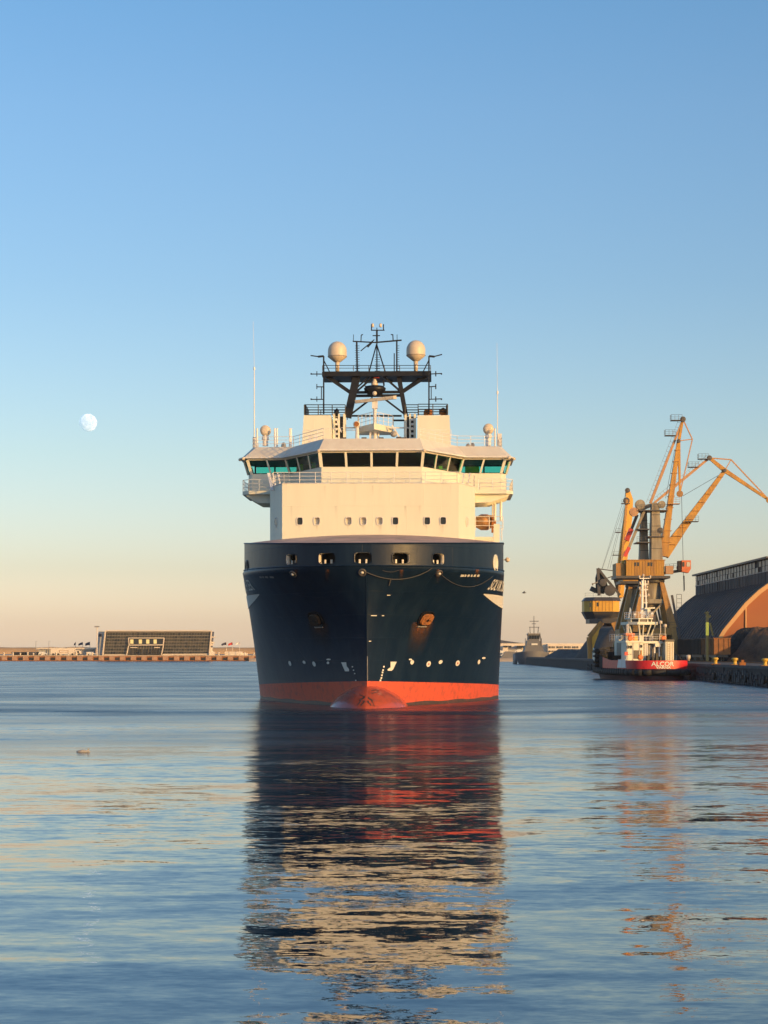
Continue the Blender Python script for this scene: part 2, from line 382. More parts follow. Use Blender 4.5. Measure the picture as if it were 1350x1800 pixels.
# ------------------------------------------------------------------ ship
SHIP = thing('supply_ship', 'large navy blue supply ship with cream superstructure, bow on, in the middle of the harbour', 'ship',
             (-1.38, 150, 0), -0.03, world=False)
cR, sR = math.cos(.03), math.sin(.03)
def S(px, py, yl):     # ship-frame point at ship depth yl that stands at photo pixel (px, py)
    x = 0.0
    for _ in range(4):
        D = 150 - x*sR + yl*cR; x = ((px-CX)*D/F + 1.38 - yl*sR)/cR
    return Vector((x, yl, CAMZ + (HY-py)*D/F))
def deck_t(y): return min(1.0, max(0.0, (y+2.5)/17.5))
def zrim(y): return 13.35 + 1.05*deck_t(y)
def zkn(y): return 11.55 + .35*deck_t(y)
BW = 11.8
def hull_b(y, z):
    k = min(1.0, max(-.2, z/zkn(y)))
    L_ = 31 - 13.5*k if k > 0 else 31
    ys = -2.5*k*abs(k) if k > 0 else 0.0
    t = (y-ys)/(L_ if z < zkn(y) else 17.5+2.5)
    if z >= zkn(y)-1e-6: t = (y+2.5)/20.0
    if t <= 0: return 0.0
    if t >= 1: return BW
    kk = max(0, k)
    p = 1.62 + .48*kk**3; q = 1.06 + .94*kk**4
    return BW*(1-(1-t)**p)**(1/q)
def ystem(z):
    k = min(1.0, max(0, z/11.55)); return -2.5*k*k
ts = [0, .002, .006, .012, .02, .03, .045, .06, .08, .1, .125, .15, .18, .21, .25, .29, .33, .38, .43, .48, .54, .6, .66, .72, .78, .84, .9, .95, 1.0]
def hull_strip(zf0, zf1, nz):            # rows from zf0(y) to zf1(y), shaped mesh, both sides
    m = MB(); rows = []
    for j in range(nz+1):
        f = j/nz; r = []
        z0 = zf0(0)*(1-f) + zf1(0)*f
        ys = ystem(z0)
        kz = min(1, max(0, z0/11.55)); L_ = 31-13.5*kz if kz < 1 else 20
        if zf0(0) > 11.4: L_ = 20; ys = -2.5
        ylist = [ys + t*L_ for t in ts] + [ys+L_+d for d in (6, 16, 30, 45)]
        for y in ylist:
            z = zf0(y)*(1-f) + zf1(y)*f
            bb = hull_b(y, z if zf0(0) < 11.4 else max(z, zkn(y))) if y > ys+1e-6 else 0.0
            if j == nz and zf0(0) < 11.4 and abs(zf1(0)-11.55) < .01: bb = hull_b(y, zkn(y)+.001) if y > ys+1e-6 else 0
            r.append((bb, y, z))
        rows.append(r)
    n = len(rows[0]); vs = []
    for r in rows: vs += [(-x, y, z) for x, y, z in r[::-1]] + [(x, y, z) for x, y, z in r[1:]]
    w_ = 2*n-1
    fs = [(j*w_+i, j*w_+i+1, (j+1)*w_+i+1, (j+1)*w_+i) for j in range(nz) for i in range(w_-1)]
    m.add(vs, fs); return m, rows
def zred(y): return 2.15 - .9*min(1, max(0, y)/31)
mh, _ = hull_strip(lambda y: -1.6, lambda y: .28 + .05*math.sin(y), 3)
hull_slime = mh.build('hull', 'slime_band', SHIP, smooth=True, fix=False, label='grimy wet waterline strip of the hull')
mr, _ = hull_strip(lambda y: .28 + .05*math.sin(y), zred, 6)
hull_red = mr.build('hull', 'antifouling', SHIP, smooth=True, fix=False, label='orange red antifouling paint at the foot of the hull')
mn, _ = hull_strip(zred, zkn, 36)
hull_navy = mn.build('hull', 'navy_paint', SHIP, smooth=True, fix=False, label='navy blue flared hull side')
# bulb
bl = MB(); nb = 32; vsb = []
for j in range(20):
    v = j/19; yb = -4.4 + 13*v; r_ = max(.02, math.sin(min(1, v*2.0)*math.pi/2)**.8)
    for i in range(nb):
        a = 6.28318*i/nb; c_, s_n = math.cos(a), math.sin(a)
        vsb.append((3.35*r_*math.copysign(abs(c_)**1.4, c_), yb, -.4+2.3*r_*math.copysign(abs(s_n)**1.25, s_n)+v*.15))
bl.add(vsb, [(j*nb+i, j*nb+(i+1) % nb, (j+1)*nb+(i+1) % nb, (j+1)*nb+i) for j in range(19) for i in range(nb)] + [tuple(range(nb))])
bulbo = bl.build('bulbous_bow', 'wet_antifouling', SHIP, smooth=True)
bvh = BVHTree.FromPolygons([Vector(v) for v in mn.v + mr.v + bl.v], mn.f + [tuple(i+len(mn.v) for i in f) for f in mr.f] + [tuple(i+len(mn.v)+len(mr.v) for i in f) for f in bl.f])
def hit(px, py):        # where the hull plating is met at that pixel
    o = Vector((1.38*cR - (-150)*0, 0, 0))
    # camera in the ship frame
    c = Vector((0+1.38, -150, CAMZ)); c = Vector((c.x*cR - c.y*sR, c.x*sR + c.y*cR, c.z))
    d = Vector(((px-CX)/F, 1, (HY-py)/F)); d = Vector((d.x*cR - d.y*sR, d.x*sR + d.y*cR, d.z)).normalized()
    loc, nor, _, _ = bvh.ray_cast(c, d)
    if loc is None: return None, None
    if nor.dot(d) > 0: nor = -nor
    return loc, nor
# bulwark band with mooring openings cut through
cuts = [(512, 986, 1.15, .85), (575, 986.5, 1.45, .85), (639, 985.5, 1.35, .85), (705, 985.5, 1.45, .85), (770, 986.5, 1.2, .8)]
band = MB(); NB = 5
ysb = [-2.5 + t*20 for t in ts] + [23.5, 33.5, 47.5]
xs_r = [(hull_b(y, 99) if i else 0.0, y) for i, y in enumerate(ysb)]
def band_outline():
    # dense arc-length resampling of the rim outline
    pts = [(-x, y) for x, y in xs_r[::-1]] + xs_r[1:]
    dense = []
    for i in range(-240, 241):
        th = i/240; y = -2.5 + 20*(1-math.cos(abs(th)*math.pi/2)) ; dense.append((math.copysign(hull_b(y, 99) if i else 0, i), y))
    return [(-BW, 47.5), (-BW, 33.5), (-BW, 23.5)] + dense + [(BW, 23.5), (BW, 33.5), (BW, 47.5)]
outline = band_outline()
def on_band(px):
    best = None
    for (x0, y0), (x1, y1) in zip(outline, outline[1:]):
        if y1 > 19 and y0 > 19: continue
        def prj(x, y):
            X = -1.38 + x*cR + y*sR; D = 150 - x*sR + y*cR; return CX + X*F/D
        a, b = prj(x0, y0), prj(x1, y1)
        if a <= px <= b: return (x0, y0), (x1, y1), (px-a)/(b-a+1e-9)
holes = []
for px, py, w_, h_ in cuts:
    (x0, y0), (x1, y1), f = on_band(px)
    p = Vector((x0, y0, 0)).lerp(Vector((x1, y1, 0)), f)
    D = 150 + p.y; z = CAMZ + (HY-py)*D/F
    holes.append((p.x, p.y, z, w_/2, h_/2))
# band columns: cumulative arc length at hole centres
arc = [0.0]
for a, b in zip(outline, outline[1:]): arc.append(arc[-1] + math.hypot(b[0]-a[0], b[1]-a[1]))
def at_arc(s_):
    s_ = max(0, min(arc[-1]-1e-6, s_))
    import bisect
    i = bisect.bisect_right(arc, s_)-1; i = min(i, len(outline)-2)
    f = (s_-arc[i])/(arc[i+1]-arc[i]+1e-12); a, b = outline[i], outline[i+1]
    return a[0]+(b[0]-a[0])*f, a[1]+(b[1]-a[1])*f
def arc_of(x, y):
    bi, bd = 0, 1e9
    for i, (a, b) in enumerate(outline):
        d = (a-x)**2 + (b-y)**2
        if d < bd: bd, bi = d, i
    return arc[bi]
hs = [(arc_of(x, y), z, w_, h_) for x, y, z, w_, h_ in holes]
sc_ = set(); s_ = 0.0
while s_ < arc[-1]: sc_.add(round(s_, 3)); s_ += .55
sc_.add(round(arc[-1]-1e-3, 3))
for s0, z, w_, h_ in hs:
    sc_ = {q for q in sc_ if abs(q-s0) > w_+.12}
    sc_ |= {s0-w_, s0+w_, s0-w_+.14, s0+w_-.14}
cols_ = sorted(sc_)
fl = [0, .18, .30, .5, .66, .72, .9, 1.0]
vs_ = []; zrow = []
hz0 = sum(h[1] for h in hs)/len(hs)
for s0 in cols_:
    x, y = at_arc(s0); z0, z1 = zkn(y), zrim(y)
    zc = z0 + .28*(z1-z0) + .15; zz = [z0, z0+.16, hz0-.42 if False else z0+.34, z0+.46, z0+.46+.58, z0+1.16, z0+1.3, z1]
    zz = [z0, z0+.2, z0+.32, z0+.46, z0+.9, z0+1.02, (z0+1.02+z1)/2, z1]
    for z in zz: vs_.append((x, y, z))
nr = 8; fs_ = []
def in_hole(i, j):
    sm = (cols_[i]+cols_[i+1])/2
    for s0, z, w_, h_ in hs:
        if abs(sm-s0) < w_ and 1 <= j <= 4:
            corner = (abs(sm-s0) > w_-.14) and j in (1, 4)
            return not corner
    return False
for i in range(len(cols_)-1):
    for j in range(nr-1):
        if not in_hole(i, j): fs_.append((i*nr+j, (i+1)*nr+j, (i+1)*nr+j+1, i*nr+j+1))
band.add(vs_, fs_)
bo = band.build('bulwark', 'navy_paint', SHIP, smooth=True, fix=False)
for s0, z, w_, h_ in hs:                  # chock lining: a rounded frame through the bulwark, with rollers
    x, y = at_arc(s0); x2, y2 = at_arc(s0+.1); tx, ty = x2-x, y2-y; l = math.hypot(tx, ty); tx /= l; ty /= l
    nx, ny = ty, -tx
    z0 = zkn(y); zc = z0+.61; hh = .44
    fr = MB(); ring = []
    for k in range(20):
        a = 6.28318*k/20; ca, sa = math.cos(a), math.sin(a)
        ring.append((math.copysign(abs(ca)**.45, ca)*(w_+.02), math.copysign(abs(sa)**.45, sa)*hh))
    L3 = []
    for dd, gr in ((.05, .05), (.07, .0), (-.5, .0), (-.5, .08)):
        L3 += [(x+tx*(u+math.copysign(gr, u))+nx*dd, y+ty*(u+math.copysign(gr, u))+ny*dd, zc+v+math.copysign(gr, v)) for u, v in ring]
    fr.add(L3, [(q*20+i, q*20+(i+1) % 20, (q+1)*20+(i+1) % 20, (q+1)*20+i) for q in range(3) for i in range(20)])
    fr.mi = [0]*20 + [1]*40
    ch = fr.build('mooring_chock', ('navy_paint', 'roof_paint'), SHIP, smooth=True, fix=False)
    for u in (-w_*.45, w_*.35):
        ro = MB(); ro.tube((x+tx*u-nx*.3, y+ty*u-ny*.3, zc-hh), (x+tx*u-nx*.3, y+ty*u-ny*.3, zc+.05-hh*.3), .09, n=8)
        ro.build('roller', 'roof_paint', ch)
rim = MB(); rim.path([(*at_arc(q), zrim(at_arc(q)[1])) for q in [arc[-1]*k/90 for k in range(91)]], .07)
rim.build('rail_cap', 'navy_paint', SHIP)
kn = MB(); kn.path([(at_arc(q)[0]*1.003, at_arc(q)[1]-.02, zkn(at_arc(q)[1])) for q in [arc[-1]*k/90 for k in range(91)]], .06)
kn.build('knuckle_bar', 'navy_paint', SHIP)
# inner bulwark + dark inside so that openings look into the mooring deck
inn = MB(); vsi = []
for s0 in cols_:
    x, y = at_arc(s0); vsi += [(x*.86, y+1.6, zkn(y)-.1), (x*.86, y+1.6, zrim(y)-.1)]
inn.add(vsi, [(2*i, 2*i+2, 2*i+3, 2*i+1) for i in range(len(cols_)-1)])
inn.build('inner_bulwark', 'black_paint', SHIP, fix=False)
# sloping forecastle cover from the rail cap up to the house
cov = MB(); rows = []
for k in range(24):
    y = -2.45 + k*1.25
    bb = hull_b(y, 99)-.02; row = []
    for i in range(-12, 13):
        u = i/12; x = bb*u
        row.append((x, y, zrim(y) + 1.0*(1-u*u)*min(1, (y+2.45)/22.5) + .0))
    rows.append(row)
cov.add([p for r in rows for p in r], [(j*25+i, j*25+i+1, (j+1)*25+i+1, (j+1)*25+i) for j in range(23) for i in range(24)])
cov.build('forecastle_deck', 'deck_paint', SHIP, smooth=True, fix=False)
dk = MB()
dk.plan([(-BW+.1, 26), (BW-.1, 26), (BW-.1, 62), (-BW+.1, 62)], 13.6, 14.2); dk.build('main_deck', 'deck_paint', SHIP)
def decal(name, pts, mat, parent=SHIP, off=.03, label=None):   # flat painted mark or plate lying on the plating
    m = MB(); P = []
    for px, py in pts:
        l, n = hit(px, py)
        if l is None: return None
        P.append(l + n*off)
    m.quad(*P); return m.build(name, mat, parent, fix=False, label=label)
# bulb mark and thruster marks, white draught figures
decal('bulb_mark', [(686, 1163), (697, 1163), (691, 1176), (688, 1179), (681, 1179), (681, 1176), (686, 1173)], 'mark_white')
decal('bulb_mark', [(600, 1164), (609, 1164), (610, 1171), (614, 1176), (614, 1180), (607, 1180)], 'mark_white')
for k, (px, py, rx, ry, sl) in enumerate([(724, 1164, 3.2, 4, .3), (753, 1167, 3.8, 5.2, .4), (774, 1163.5, 3.4, 3.5, .6), (804, 1165.5, 3.6, 5, .4), (841.5, 1163.5, 2.2, 4.2, .3), (850, 1156.5, 3.2, 1.8, .3), (878, 1156, 2, 2, .2), (721, 1159, 3, 1.5, 0),
        (510, 1166, 2.4, 4.5, -.5), (535, 1164, 2.6, 3, -.6), (552.5, 1167, 2.8, 4.6, -.6), (578, 1159, 4, 1.5, 0), (577, 1165, 2.4, 2.4, 0)]):
    pts = [(px + rx*math.cos(6.283*i/12) - sl*ry*math.sin(6.283*i/12)*.5, py + ry*math.sin(6.283*i/12)) for i in range(12)]
    o = decal('thruster_mark', pts, 'mark_white')
    if k in (1, 3) and o:
        decal('centre_spot', [(px + 1.2*math.cos(6.283*i/8), py + 1.6*math.sin(6.283*i/8)) for i in range(8)], 'warning_red', o, off=.05)
for px, py in ((674.5, 1172), (673, 1178), (672, 1182), (671, 1187), (670, 1192), (668.5, 1196)):
    decal('draught_figure', [(px-1.4, py-1.6), (px+1.4, py-1.6), (px+1.0, py+1.4), (px-1.6, py+1.4)], 'mark_white')
for px, py in ((620, 1172), (622, 1178), (624, 1184), (626, 1196)):
    decal('draught_figure', [(px-1.2, py-1.1), (px+1.1, py-1.1), (px+1.1, py+1.0), (px-1.1, py+1.0)], 'mark_white')
for px, py, l in ((683, 1046, 3), (657, 1082, 5), (673, 1082, 2), (650, 1127, 2)):
    decal('draught_figure', [(px-l, py-.7), (px+l, py-.7), (px+l, py+.7), (px-l, py+.7)], 'mark_white')
for pl_s in ([(622, 1218), (634, 1222), (641, 1225)], [(641, 1225), (655, 1219), (664, 1216)], [(653, 1214.5), (660, 1213), (666, 1213.5)], [(630, 1240), (634, 1231), (640, 1226), (648, 1227), (654, 1232), (657, 1241)], [(636, 1240), (640, 1233), (647, 1233), (651, 1240)]):  # dark crossed and arched strokes laid over the bulb
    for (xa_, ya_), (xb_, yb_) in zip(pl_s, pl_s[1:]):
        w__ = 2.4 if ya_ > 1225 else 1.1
        decal('dark_mark', [(xa_-w__*.5, ya_-w__*.6), (xb_+w__*.5, yb_-w__*.6), (xb_+w__*.5, yb_+w__*.6), (xa_-w__*.5, ya_+w__*.6)], 'slime_band', SHIP, off=.02)
st = MB()
st.path([(0, ystem(z)-.02, z) for z in [2.2+.5*k for k in range(18)]], .035); st.build('stem_bar', 'navy_paint', SHIP)
st = MB(); st.path([(.02, ystem(z)-.03, z) for z in (2.2, 3.2, 4.2)], .035); st.build('stem_bar', 'grey_steel', SHIP)
# hull name and stripe on either bow
def on_side(sgn, y, z, off=.03):
    b = hull_b(y, z); return Vector((sgn*(b+off), y, z))
vs_t, fs_t = text_pts('SOLVIK SUPPLIER', 1.35, .018, 0.1)
def name_on(sgn, y0, z0, mat, label):
    nm = MB(); xm = max(v[0] for v in vs_t)
    P = []
    for u, v, _ in vs_t:
        yy = y0 + u*.95 if sgn > 0 else y0 + (xm-u)*.95
        P.append(on_side(sgn, yy, z0 + v*.95, .04))
    nm.add(P, fs_t); return nm.build('hull_name', mat, SHIP, fix=False, label=label)
name_on(1, 8.9, 10.0, 'mark_white', 'white name lettering SOLVIK SUPPLIER on the bow')
name_on(-1, 9.2, 10.0, 'mark_white', 'name lettering SOLVIK SUPPLIER on the shaded bow')
for sgn in (1, -1):
    sw = MB(); P = []; n_ = 60
    for i in range(n_+1):
        y = 8.9 + i*.4; dr = .06 + 1.0*(hull_b(y, 9.4)-hull_b(8.9, 9.4))/(BW-hull_b(8.9, 9.4))
        P += [on_side(sgn, y, 9.62 - q_*.2*dr, .05) for q_ in range(6)]
    sw.add(P, [(6*i+q_, 6*i+6+q_, 6*i+7+q_, 6*i+1+q_) for i in range(n_) for q_ in range(5)]); sw.build('bow_stripe', 'mark_white', SHIP, fix=False)
# small lettering near the knuckle and drain plates
for a, b in ((809, 815), (816, 819), (821, 825), (827, 830), (832, 836), (838, 842)):
    decal('small_lettering', [(a+1.5, 1009.5), (b+1, 1009.5+.3), (b-.5, 1013.5), (a-.5, 1013.5)], 'mark_white')
for a, b in ((456, 460), (461, 464), (466, 471), (474, 481)):
    decal('small_lettering', [(a, 1012.5), (b, 1013), (b+1, 1016), (a+1, 1015.6)], 'grey_steel')
# anchors in their pockets
def anchor_pocket(px, py, s=1.0, lit=True):
    l, n = hit(px, py)
    u = Vector((0,0,1)).cross(n).normalized(); v = n.cross(u).normalized()   # u along the plating, v up the plating
    if u.x < 0: u = -u
    def T(a, b, c): return l + u*a + v*b + n*c
    pk = MB(); rg = []
    for k in range(20):
        a = 6.28318*k/20; rg.append((math.copysign(abs(math.cos(a))**.6, math.cos(a))*.85*s, math.copysign(abs(math.sin(a))**.6, math.sin(a))*.62*s))
    vv = [T(a*1.12, b*1.15, .02) for a, b in rg] + [T(a*1.12, b*1.15, .14) for a, b in rg] + [T(a, b, .14) for a, b in rg] + [T(a*.9, b*.9, .03) for a, b in rg]
    pk.add(vv, [(q*20+i, q*20+(i+1) % 20, (q+1)*20+(i+1) % 20, (q+1)*20+i) for q in range(3) for i in range(20)] + [tuple(range(60, 80))])
    pc = pk.build('anchor_pocket', 'black_paint', SHIP, fix=False)
    an = MB(); an.add([T(a*.86+b*.12, b*.84, .16) for a, b in rg] + [T(a*.78+b*.12, b*.76, .34) for a, b in rg], [(i_, i_+20, (i_+1) % 20+20, (i_+1) % 20) for i_ in range(20)] + [tuple(range(20, 40))])
    hm = MB(); hm.add([T(a, b, .36) for a, b in ((-.2, -.12), (-.05, -.1), (0, -.22), (.08, -.1), (.22, -.06), (.1, .06), (.06, .24), (-.03, .1), (-.14, .04))], [tuple(range(9))]); hm.build('shank_hole', 'black_paint', pc, fix=False)
    an.beam(T(-.5, .1, .36), T(-.22, .02, .36), .1, .06); an.beam(T(.25, .02, .36), T(.55, -.02, .36), .12, .06)
    an.build('anchor', 'rust' if lit else 'shaded_rust', pc)
    lipm = MB(); lipm.tube(T(-.65, -.74, .08), T(.5, -.74, .08), .09, n=8); lipm.build('lip', 'grey_steel', pc)
    return l
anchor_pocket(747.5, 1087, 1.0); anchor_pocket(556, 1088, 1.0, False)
# rust run below the anchors
def rust_streak():
    m = bpy.data.materials.new('rust_run'); m.use_nodes = True; t = m.node_tree; b = t.nodes['Principled BSDF']
    b.inputs['Roughness'].default_value = .8
    N = t.nodes.new; L = t.links.new
    uv = N('ShaderNodeAttribute'); uv.attribute_name = 'fade'; uv.attribute_type = 'GEOMETRY'
    g = N('ShaderNodeNewGeometry'); mp = N('ShaderNodeMapping'); mp.inputs['Scale'].default_value = (3, 3, .5)
    n = N('ShaderNodeTexNoise'); n.inputs['Scale'].default_value = 1; n.inputs['Detail'].default_value = 5
    L(g.outputs['Position'], mp.inputs[0]); L(mp.outputs[0], n.inputs['Vector'])
    mu = N('ShaderNodeMath'); mu.operation = 'MULTIPLY'; L(uv.outputs['Fac'], mu.inputs[0]); L(n.outputs['Fac'], mu.inputs[1])
    mu2 = N('ShaderNodeMath'); mu2.operation = 'MULTIPLY'; mu2.inputs[1].default_value = 1.5; mu2.use_clamp = True; L(mu.outputs[0], mu2.inputs[0])
    r = N('ShaderNodeValToRGB'); r.color_ramp.elements[0].color = (.03, .03, .025, 1); r.color_ramp.elements[1].color = (.22, .07, .02, 1)
    L(mu2.outputs[0], r.inputs[0]); L(r.outputs[0], b.inputs['Base Color']); L(mu2.outputs[0], b.inputs['Alpha'])
    M['rust_run'] = m
rust_streak()
def streak(x0t, x1t, y0, x0b, x1b, y1, power=1.3):
    m = MB(); P = []; A = []; nx, ny = 8, 14
    for j in range(ny+1):
        f = j/ny
        for i in range(nx+1):
            g_ = i/nx; l, n = hit((x0t*(1-f)+x0b*f)*(1-g_) + (x1t*(1-f)+x1b*f)*g_, y0*(1-f)+y1*f)
            if l is None: return
            P.append(l + n*.02); A.append(((1-f)**power)*math.sin(math.pi*max(.0, min(1, g_)))**.7)
    m.add(P, [(j*(nx+1)+i, j*(nx+1)+i+1, (j+1)*(nx+1)+i+1, (j+1)*(nx+1)+i) for j in range(ny) for i in range(nx)])
    o = m.build('rust_streak', 'rust_run', SHIP, fix=False, smooth=True)
    at = o.data.attributes.new('fade', 'FLOAT', 'POINT'); at.data.foreach_set('value', A)
streak(722, 765, 1094, 707, 742, 1158)
streak(540, 578, 1096, 556, 590, 1150, 1.8)
for px in (705, 770, 575, 838, 520):
    streak(px-3, px+5, 1001, px-6, px+3, 1034, 2.2)
# mooring ropes hanging on the bow
def sag(p0, p1, drop, n=18):
    out = []
    for i in range(n+1):
        f = i/n; px = p0[0] + (p1[0]-p0[0])*f; py = p0[1] + (p1[1]-p0[1])*f + drop*4*f*(1-f)
        l, nn = hit(px, py)
        if l is None: l = out[-1]-nn0*.12 if out else None; nn = nn0
        if l is None: continue
        nn0 = nn; out.append(l + nn*.12)
    return out
rp_ = MB(); rp_.path(sag((640, 1003), (757, 999), 16), .035); l1 = sag((686, 1018), (683, 1028), 0, 3); rp_.path(l1, .05)
rp_.build('mooring_rope', 'rope', SHIP)
rp_ = MB(); rp_.path(sag((774, 1008), (864, 1012), 20), .02); rp_.build('mooring_rope', 'rope', SHIP)
rp_ = MB(); rp_.path(sag((672, 993.5+8), (700, 1001), 3), .02); rp_.build('mooring_rope', 'rope', SHIP)
for px, py in ((637, 1006), (771, 1007), (516, 1008)):       # round fairleads under the knuckle
    l, n = hit(px, py); fm = MB()
    u = Vector((0,0,1)).cross(n).normalized(); v = n.cross(u)
    ring = [(math.cos(6.283*k/14), math.sin(6.283*k/14)) for k in range(14)]
    vv = []
    for rr, dd in ((.34, 0), (.34, .12), (.22, .16), (.18, .05)): vv += [l + u*a*rr + v*b_*rr + n*dd for a, b_ in ring]
    fm.add(vv, [(q*14+i, q*14+(i+1) % 14, (q+1)*14+(i+1) % 14, (q+1)*14+i) for q in range(3) for i in range(14)] + [tuple(range(42, 56))])
    fo = fm.build('fairlead', 'dark_steel', SHIP, smooth=True)
    km = MB(); km.lathe(tuple(l + n*.12 - Vector((0, 0, .0))), [(.02, -.1), (.13, -.05), (.15, .05), (.03, .13)], 10); km.build('rope_end', 'roof_paint', fo, smooth=True)
# pale oval chock on the right bow, small one on the left
for px, py, rx, rz_ in ((870.5, 991, .55, .5), (434.5, 997, .5, .4)):
    q = on_band(px); (x0, y0), (x1, y1), f = q; p = Vector((x0, y0, 0)).lerp(Vector((x1, y1, 0)), f)
    D = 150 + p.y; z = CAMZ + (HY-py)*D/F; t_ = Vector((x1-x0, y1-y0, 0)).normalized(); n = Vector((t_.y, -t_.x, 0))
    om = MB(); vv = []
    for rr, dd in ((1.2, .0), (1.2, .08), (1.0, .1), (.9, .03)): vv += [Vector((p.x, p.y, z)) + t_*math.cos(6.283*k/18)*rx*rr*1.3 + Vector((0,0,1))*math.sin(6.283*k/18)*rz_*rr*1.35 + n*dd for k in range(18)]
    om.add(vv, [(q_*18+i, q_*18+(i+1) % 18, (q_+1)*18+(i+1) % 18, (q_+1)*18+i) for q_ in range(3) for i in range(18)] + [tuple(range(54, 72))])
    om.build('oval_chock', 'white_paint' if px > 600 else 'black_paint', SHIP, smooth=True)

# ---- deckhouse
XF = -.5
HL, HR = -8.75, 7.75
house_poly = [(HL, 20), (HR, 20), (9.35, 24), (9.35, 44), (-10.25, 44), (-10.25, 24)]
ZH0, ZH1 = 14.0, 20.3
wins = [(527, 1, 'd'), (557, 0, 'l'), (613, 0, 'l'), (639, 1, 'l'), (667.5, 0, 'l'), (695, 1, 'd'), (751, 1, 'd'), (779, 1, 'd')]
def wx(px): return S(px, 916, 20).x
zw0 = S(650, 922.5, 20).z; zw1 = S(650, 909, 20).z
hw = MB()      # front wall with window openings
xs = sorted([HL, HR] + [wx(p)+d*.27 for p, _, _ in wins for d in (-1, 1)])
for i in range(len(xs)-1):
    x0, x1 = xs[i], xs[i+1]; isw = any(abs((x0+x1)/2-wx(p)) < .05 for p, _, _ in wins)
    if isw:
        hw.quad((x0,20,ZH0),(x1,20,ZH0),(x1,20,zw0),(x0,20,zw0)); hw.quad((x0,20,zw1),(x1,20,zw1),(x1,20,ZH1),(x0,20,ZH1))
    else: hw.quad((x0,20,ZH0),(x1,20,ZH0),(x1,20,zw0),(x0,20,zw0)); hw.quad((x0,20,zw0),(x1,20,zw0),(x1,20,zw1),(x0,20,zw1)); hw.quad((x0,20,zw1),(x1,20,zw1),(x1,20,ZH1),(x0,20,ZH1))
hp = house_poly
for a, b in zip(hp[1:], hp[2:] + hp[:1]):
    if (a, b) != (hp[0], hp[1]): hw.quad((*a, ZH0), (*b, ZH0), (*b, ZH1), (*a, ZH1))
hw.add([(x, y, ZH1) for x, y in hp], [tuple(range(6))])
house = hw.build('deckhouse', 'white_paint', SHIP, fix=False)
wl = MB(); wl.path([(-8.75, 19.99, ZH1), (7.75, 19.99, ZH1), (9.35, 24, ZH1), (9.35, 30, ZH1)], .05); wl.path([(-8.75, 19.99, ZH1), (-10.25, 24, ZH1), (-10.25, 30, ZH1)], .05)
wl.build('edge_pipe', 'white_steel', SHIP)
for p, open_, kind in wins:
    x = wx(p); wm = MB(); ring = []
    for k in range(16):
        a = 6.28318*k/16; ring.append((math.copysign(abs(math.cos(a))**.5, math.cos(a))*.27, math.copysign(abs(math.sin(a))**.5, math.sin(a))*.345))
    zc = (zw0+zw1)/2; dep = .34
    vv = [(x+a*1.22, 19.97, zc+b*1.18) for a, b in ring] + [(x+a*1.22, 19.93, zc+b*1.18) for a, b in ring] + [(x+a*.98, 19.93, zc+b*.99) for a, b in ring] + [(x+a*.98, 20+dep, zc+b*.99) for a, b in ring]
    wm.add(vv, [(q*16+i, q*16+(i+1) % 16, (q+1)*16+(i+1) % 16, (q+1)*16+i) for q in range(3) for i in range(16)])
    wo_ = wm.build('porthole', 'white_steel', SHIP, fix=False)
    gm = MB(); gm.add([(x+a, 20+dep-.05, zc+b) for a, b in ring], [tuple(range(16))])
    gm.build('pane', 'window_dark' if kind == 'd' else 'interior_pale', wo_, fix=False)
for sg, (xa, ya), (xb, yb) in ((-1, (-8.75, 20), (-10.25, 24)), (1, (7.75, 20), (9.35, 24))):   # windows on the splayed corners
    px = 487 if sg < 0 else 821.5
    c = Vector(((xa+xb)/2, (ya+yb)/2, (zw0+zw1)/2+.05)); d = Vector((xb-xa, yb-ya, 0)).normalized(); n = Vector((d.y, -d.x, 0))*(1 if sg > 0 else -1)
    cm = MB(); vv = []
    for rr, dd in ((1.25, .02), (1.25, .05), (1.0, .06), (1.0, -.15)): vv += [c + d*math.cos(6.283*k/14)*.3*rr + Vector((0,0,1))*math.sin(6.283*k/14)*.4*rr + n*dd for k in range(14)]
    cm.add(vv, [(q*14+i, q*14+(i+1) % 14, (q+1)*14+(i+1) % 14, (q+1)*14+i) for q in range(3) for i in range(14)])
    po = cm.build('porthole', 'white_steel', SHIP)
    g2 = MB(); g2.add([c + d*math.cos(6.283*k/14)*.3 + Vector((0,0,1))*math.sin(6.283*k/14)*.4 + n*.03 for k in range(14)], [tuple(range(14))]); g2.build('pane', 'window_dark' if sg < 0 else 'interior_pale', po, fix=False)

def wall_stain(x, z, w_, h_, k_):
    m = MB(); P = []; A = []
    for j in range(7):
        for i in range(5):
            P.append((x-w_/2+w_*i/4, 19.985, z-h_*j/6)); A.append(k_*(1-j/6)**1.2*math.sin(math.pi*i/4)**.6 if 0 < i < 4 else 0)
    m.add(P, [(j*5+i, j*5+i+1, (j+1)*5+i+1, (j+1)*5+i) for j in range(6) for i in range(4)])
    o = m.build('rust_streak', 'rust_run', SHIP, fix=False, smooth=True); at = o.data.attributes.new('fade', 'FLOAT', 'POINT'); at.data.foreach_set('value', A)
for p, _, _ in wins: wall_stain(wx(p)+random.uniform(-.1, .1), zw0-.05, random.uniform(.15, .4), random.uniform(.5, 1.5), random.uniform(.12, .3))
for px in (512, 571, 590, 655, 712, 738, 792): wall_stain(S(px, 870, 20).x, random.choice((20.1, 20.1, 18.2)), random.uniform(.1, .3), random.uniform(.8, 2.4), random.uniform(.1, .25))
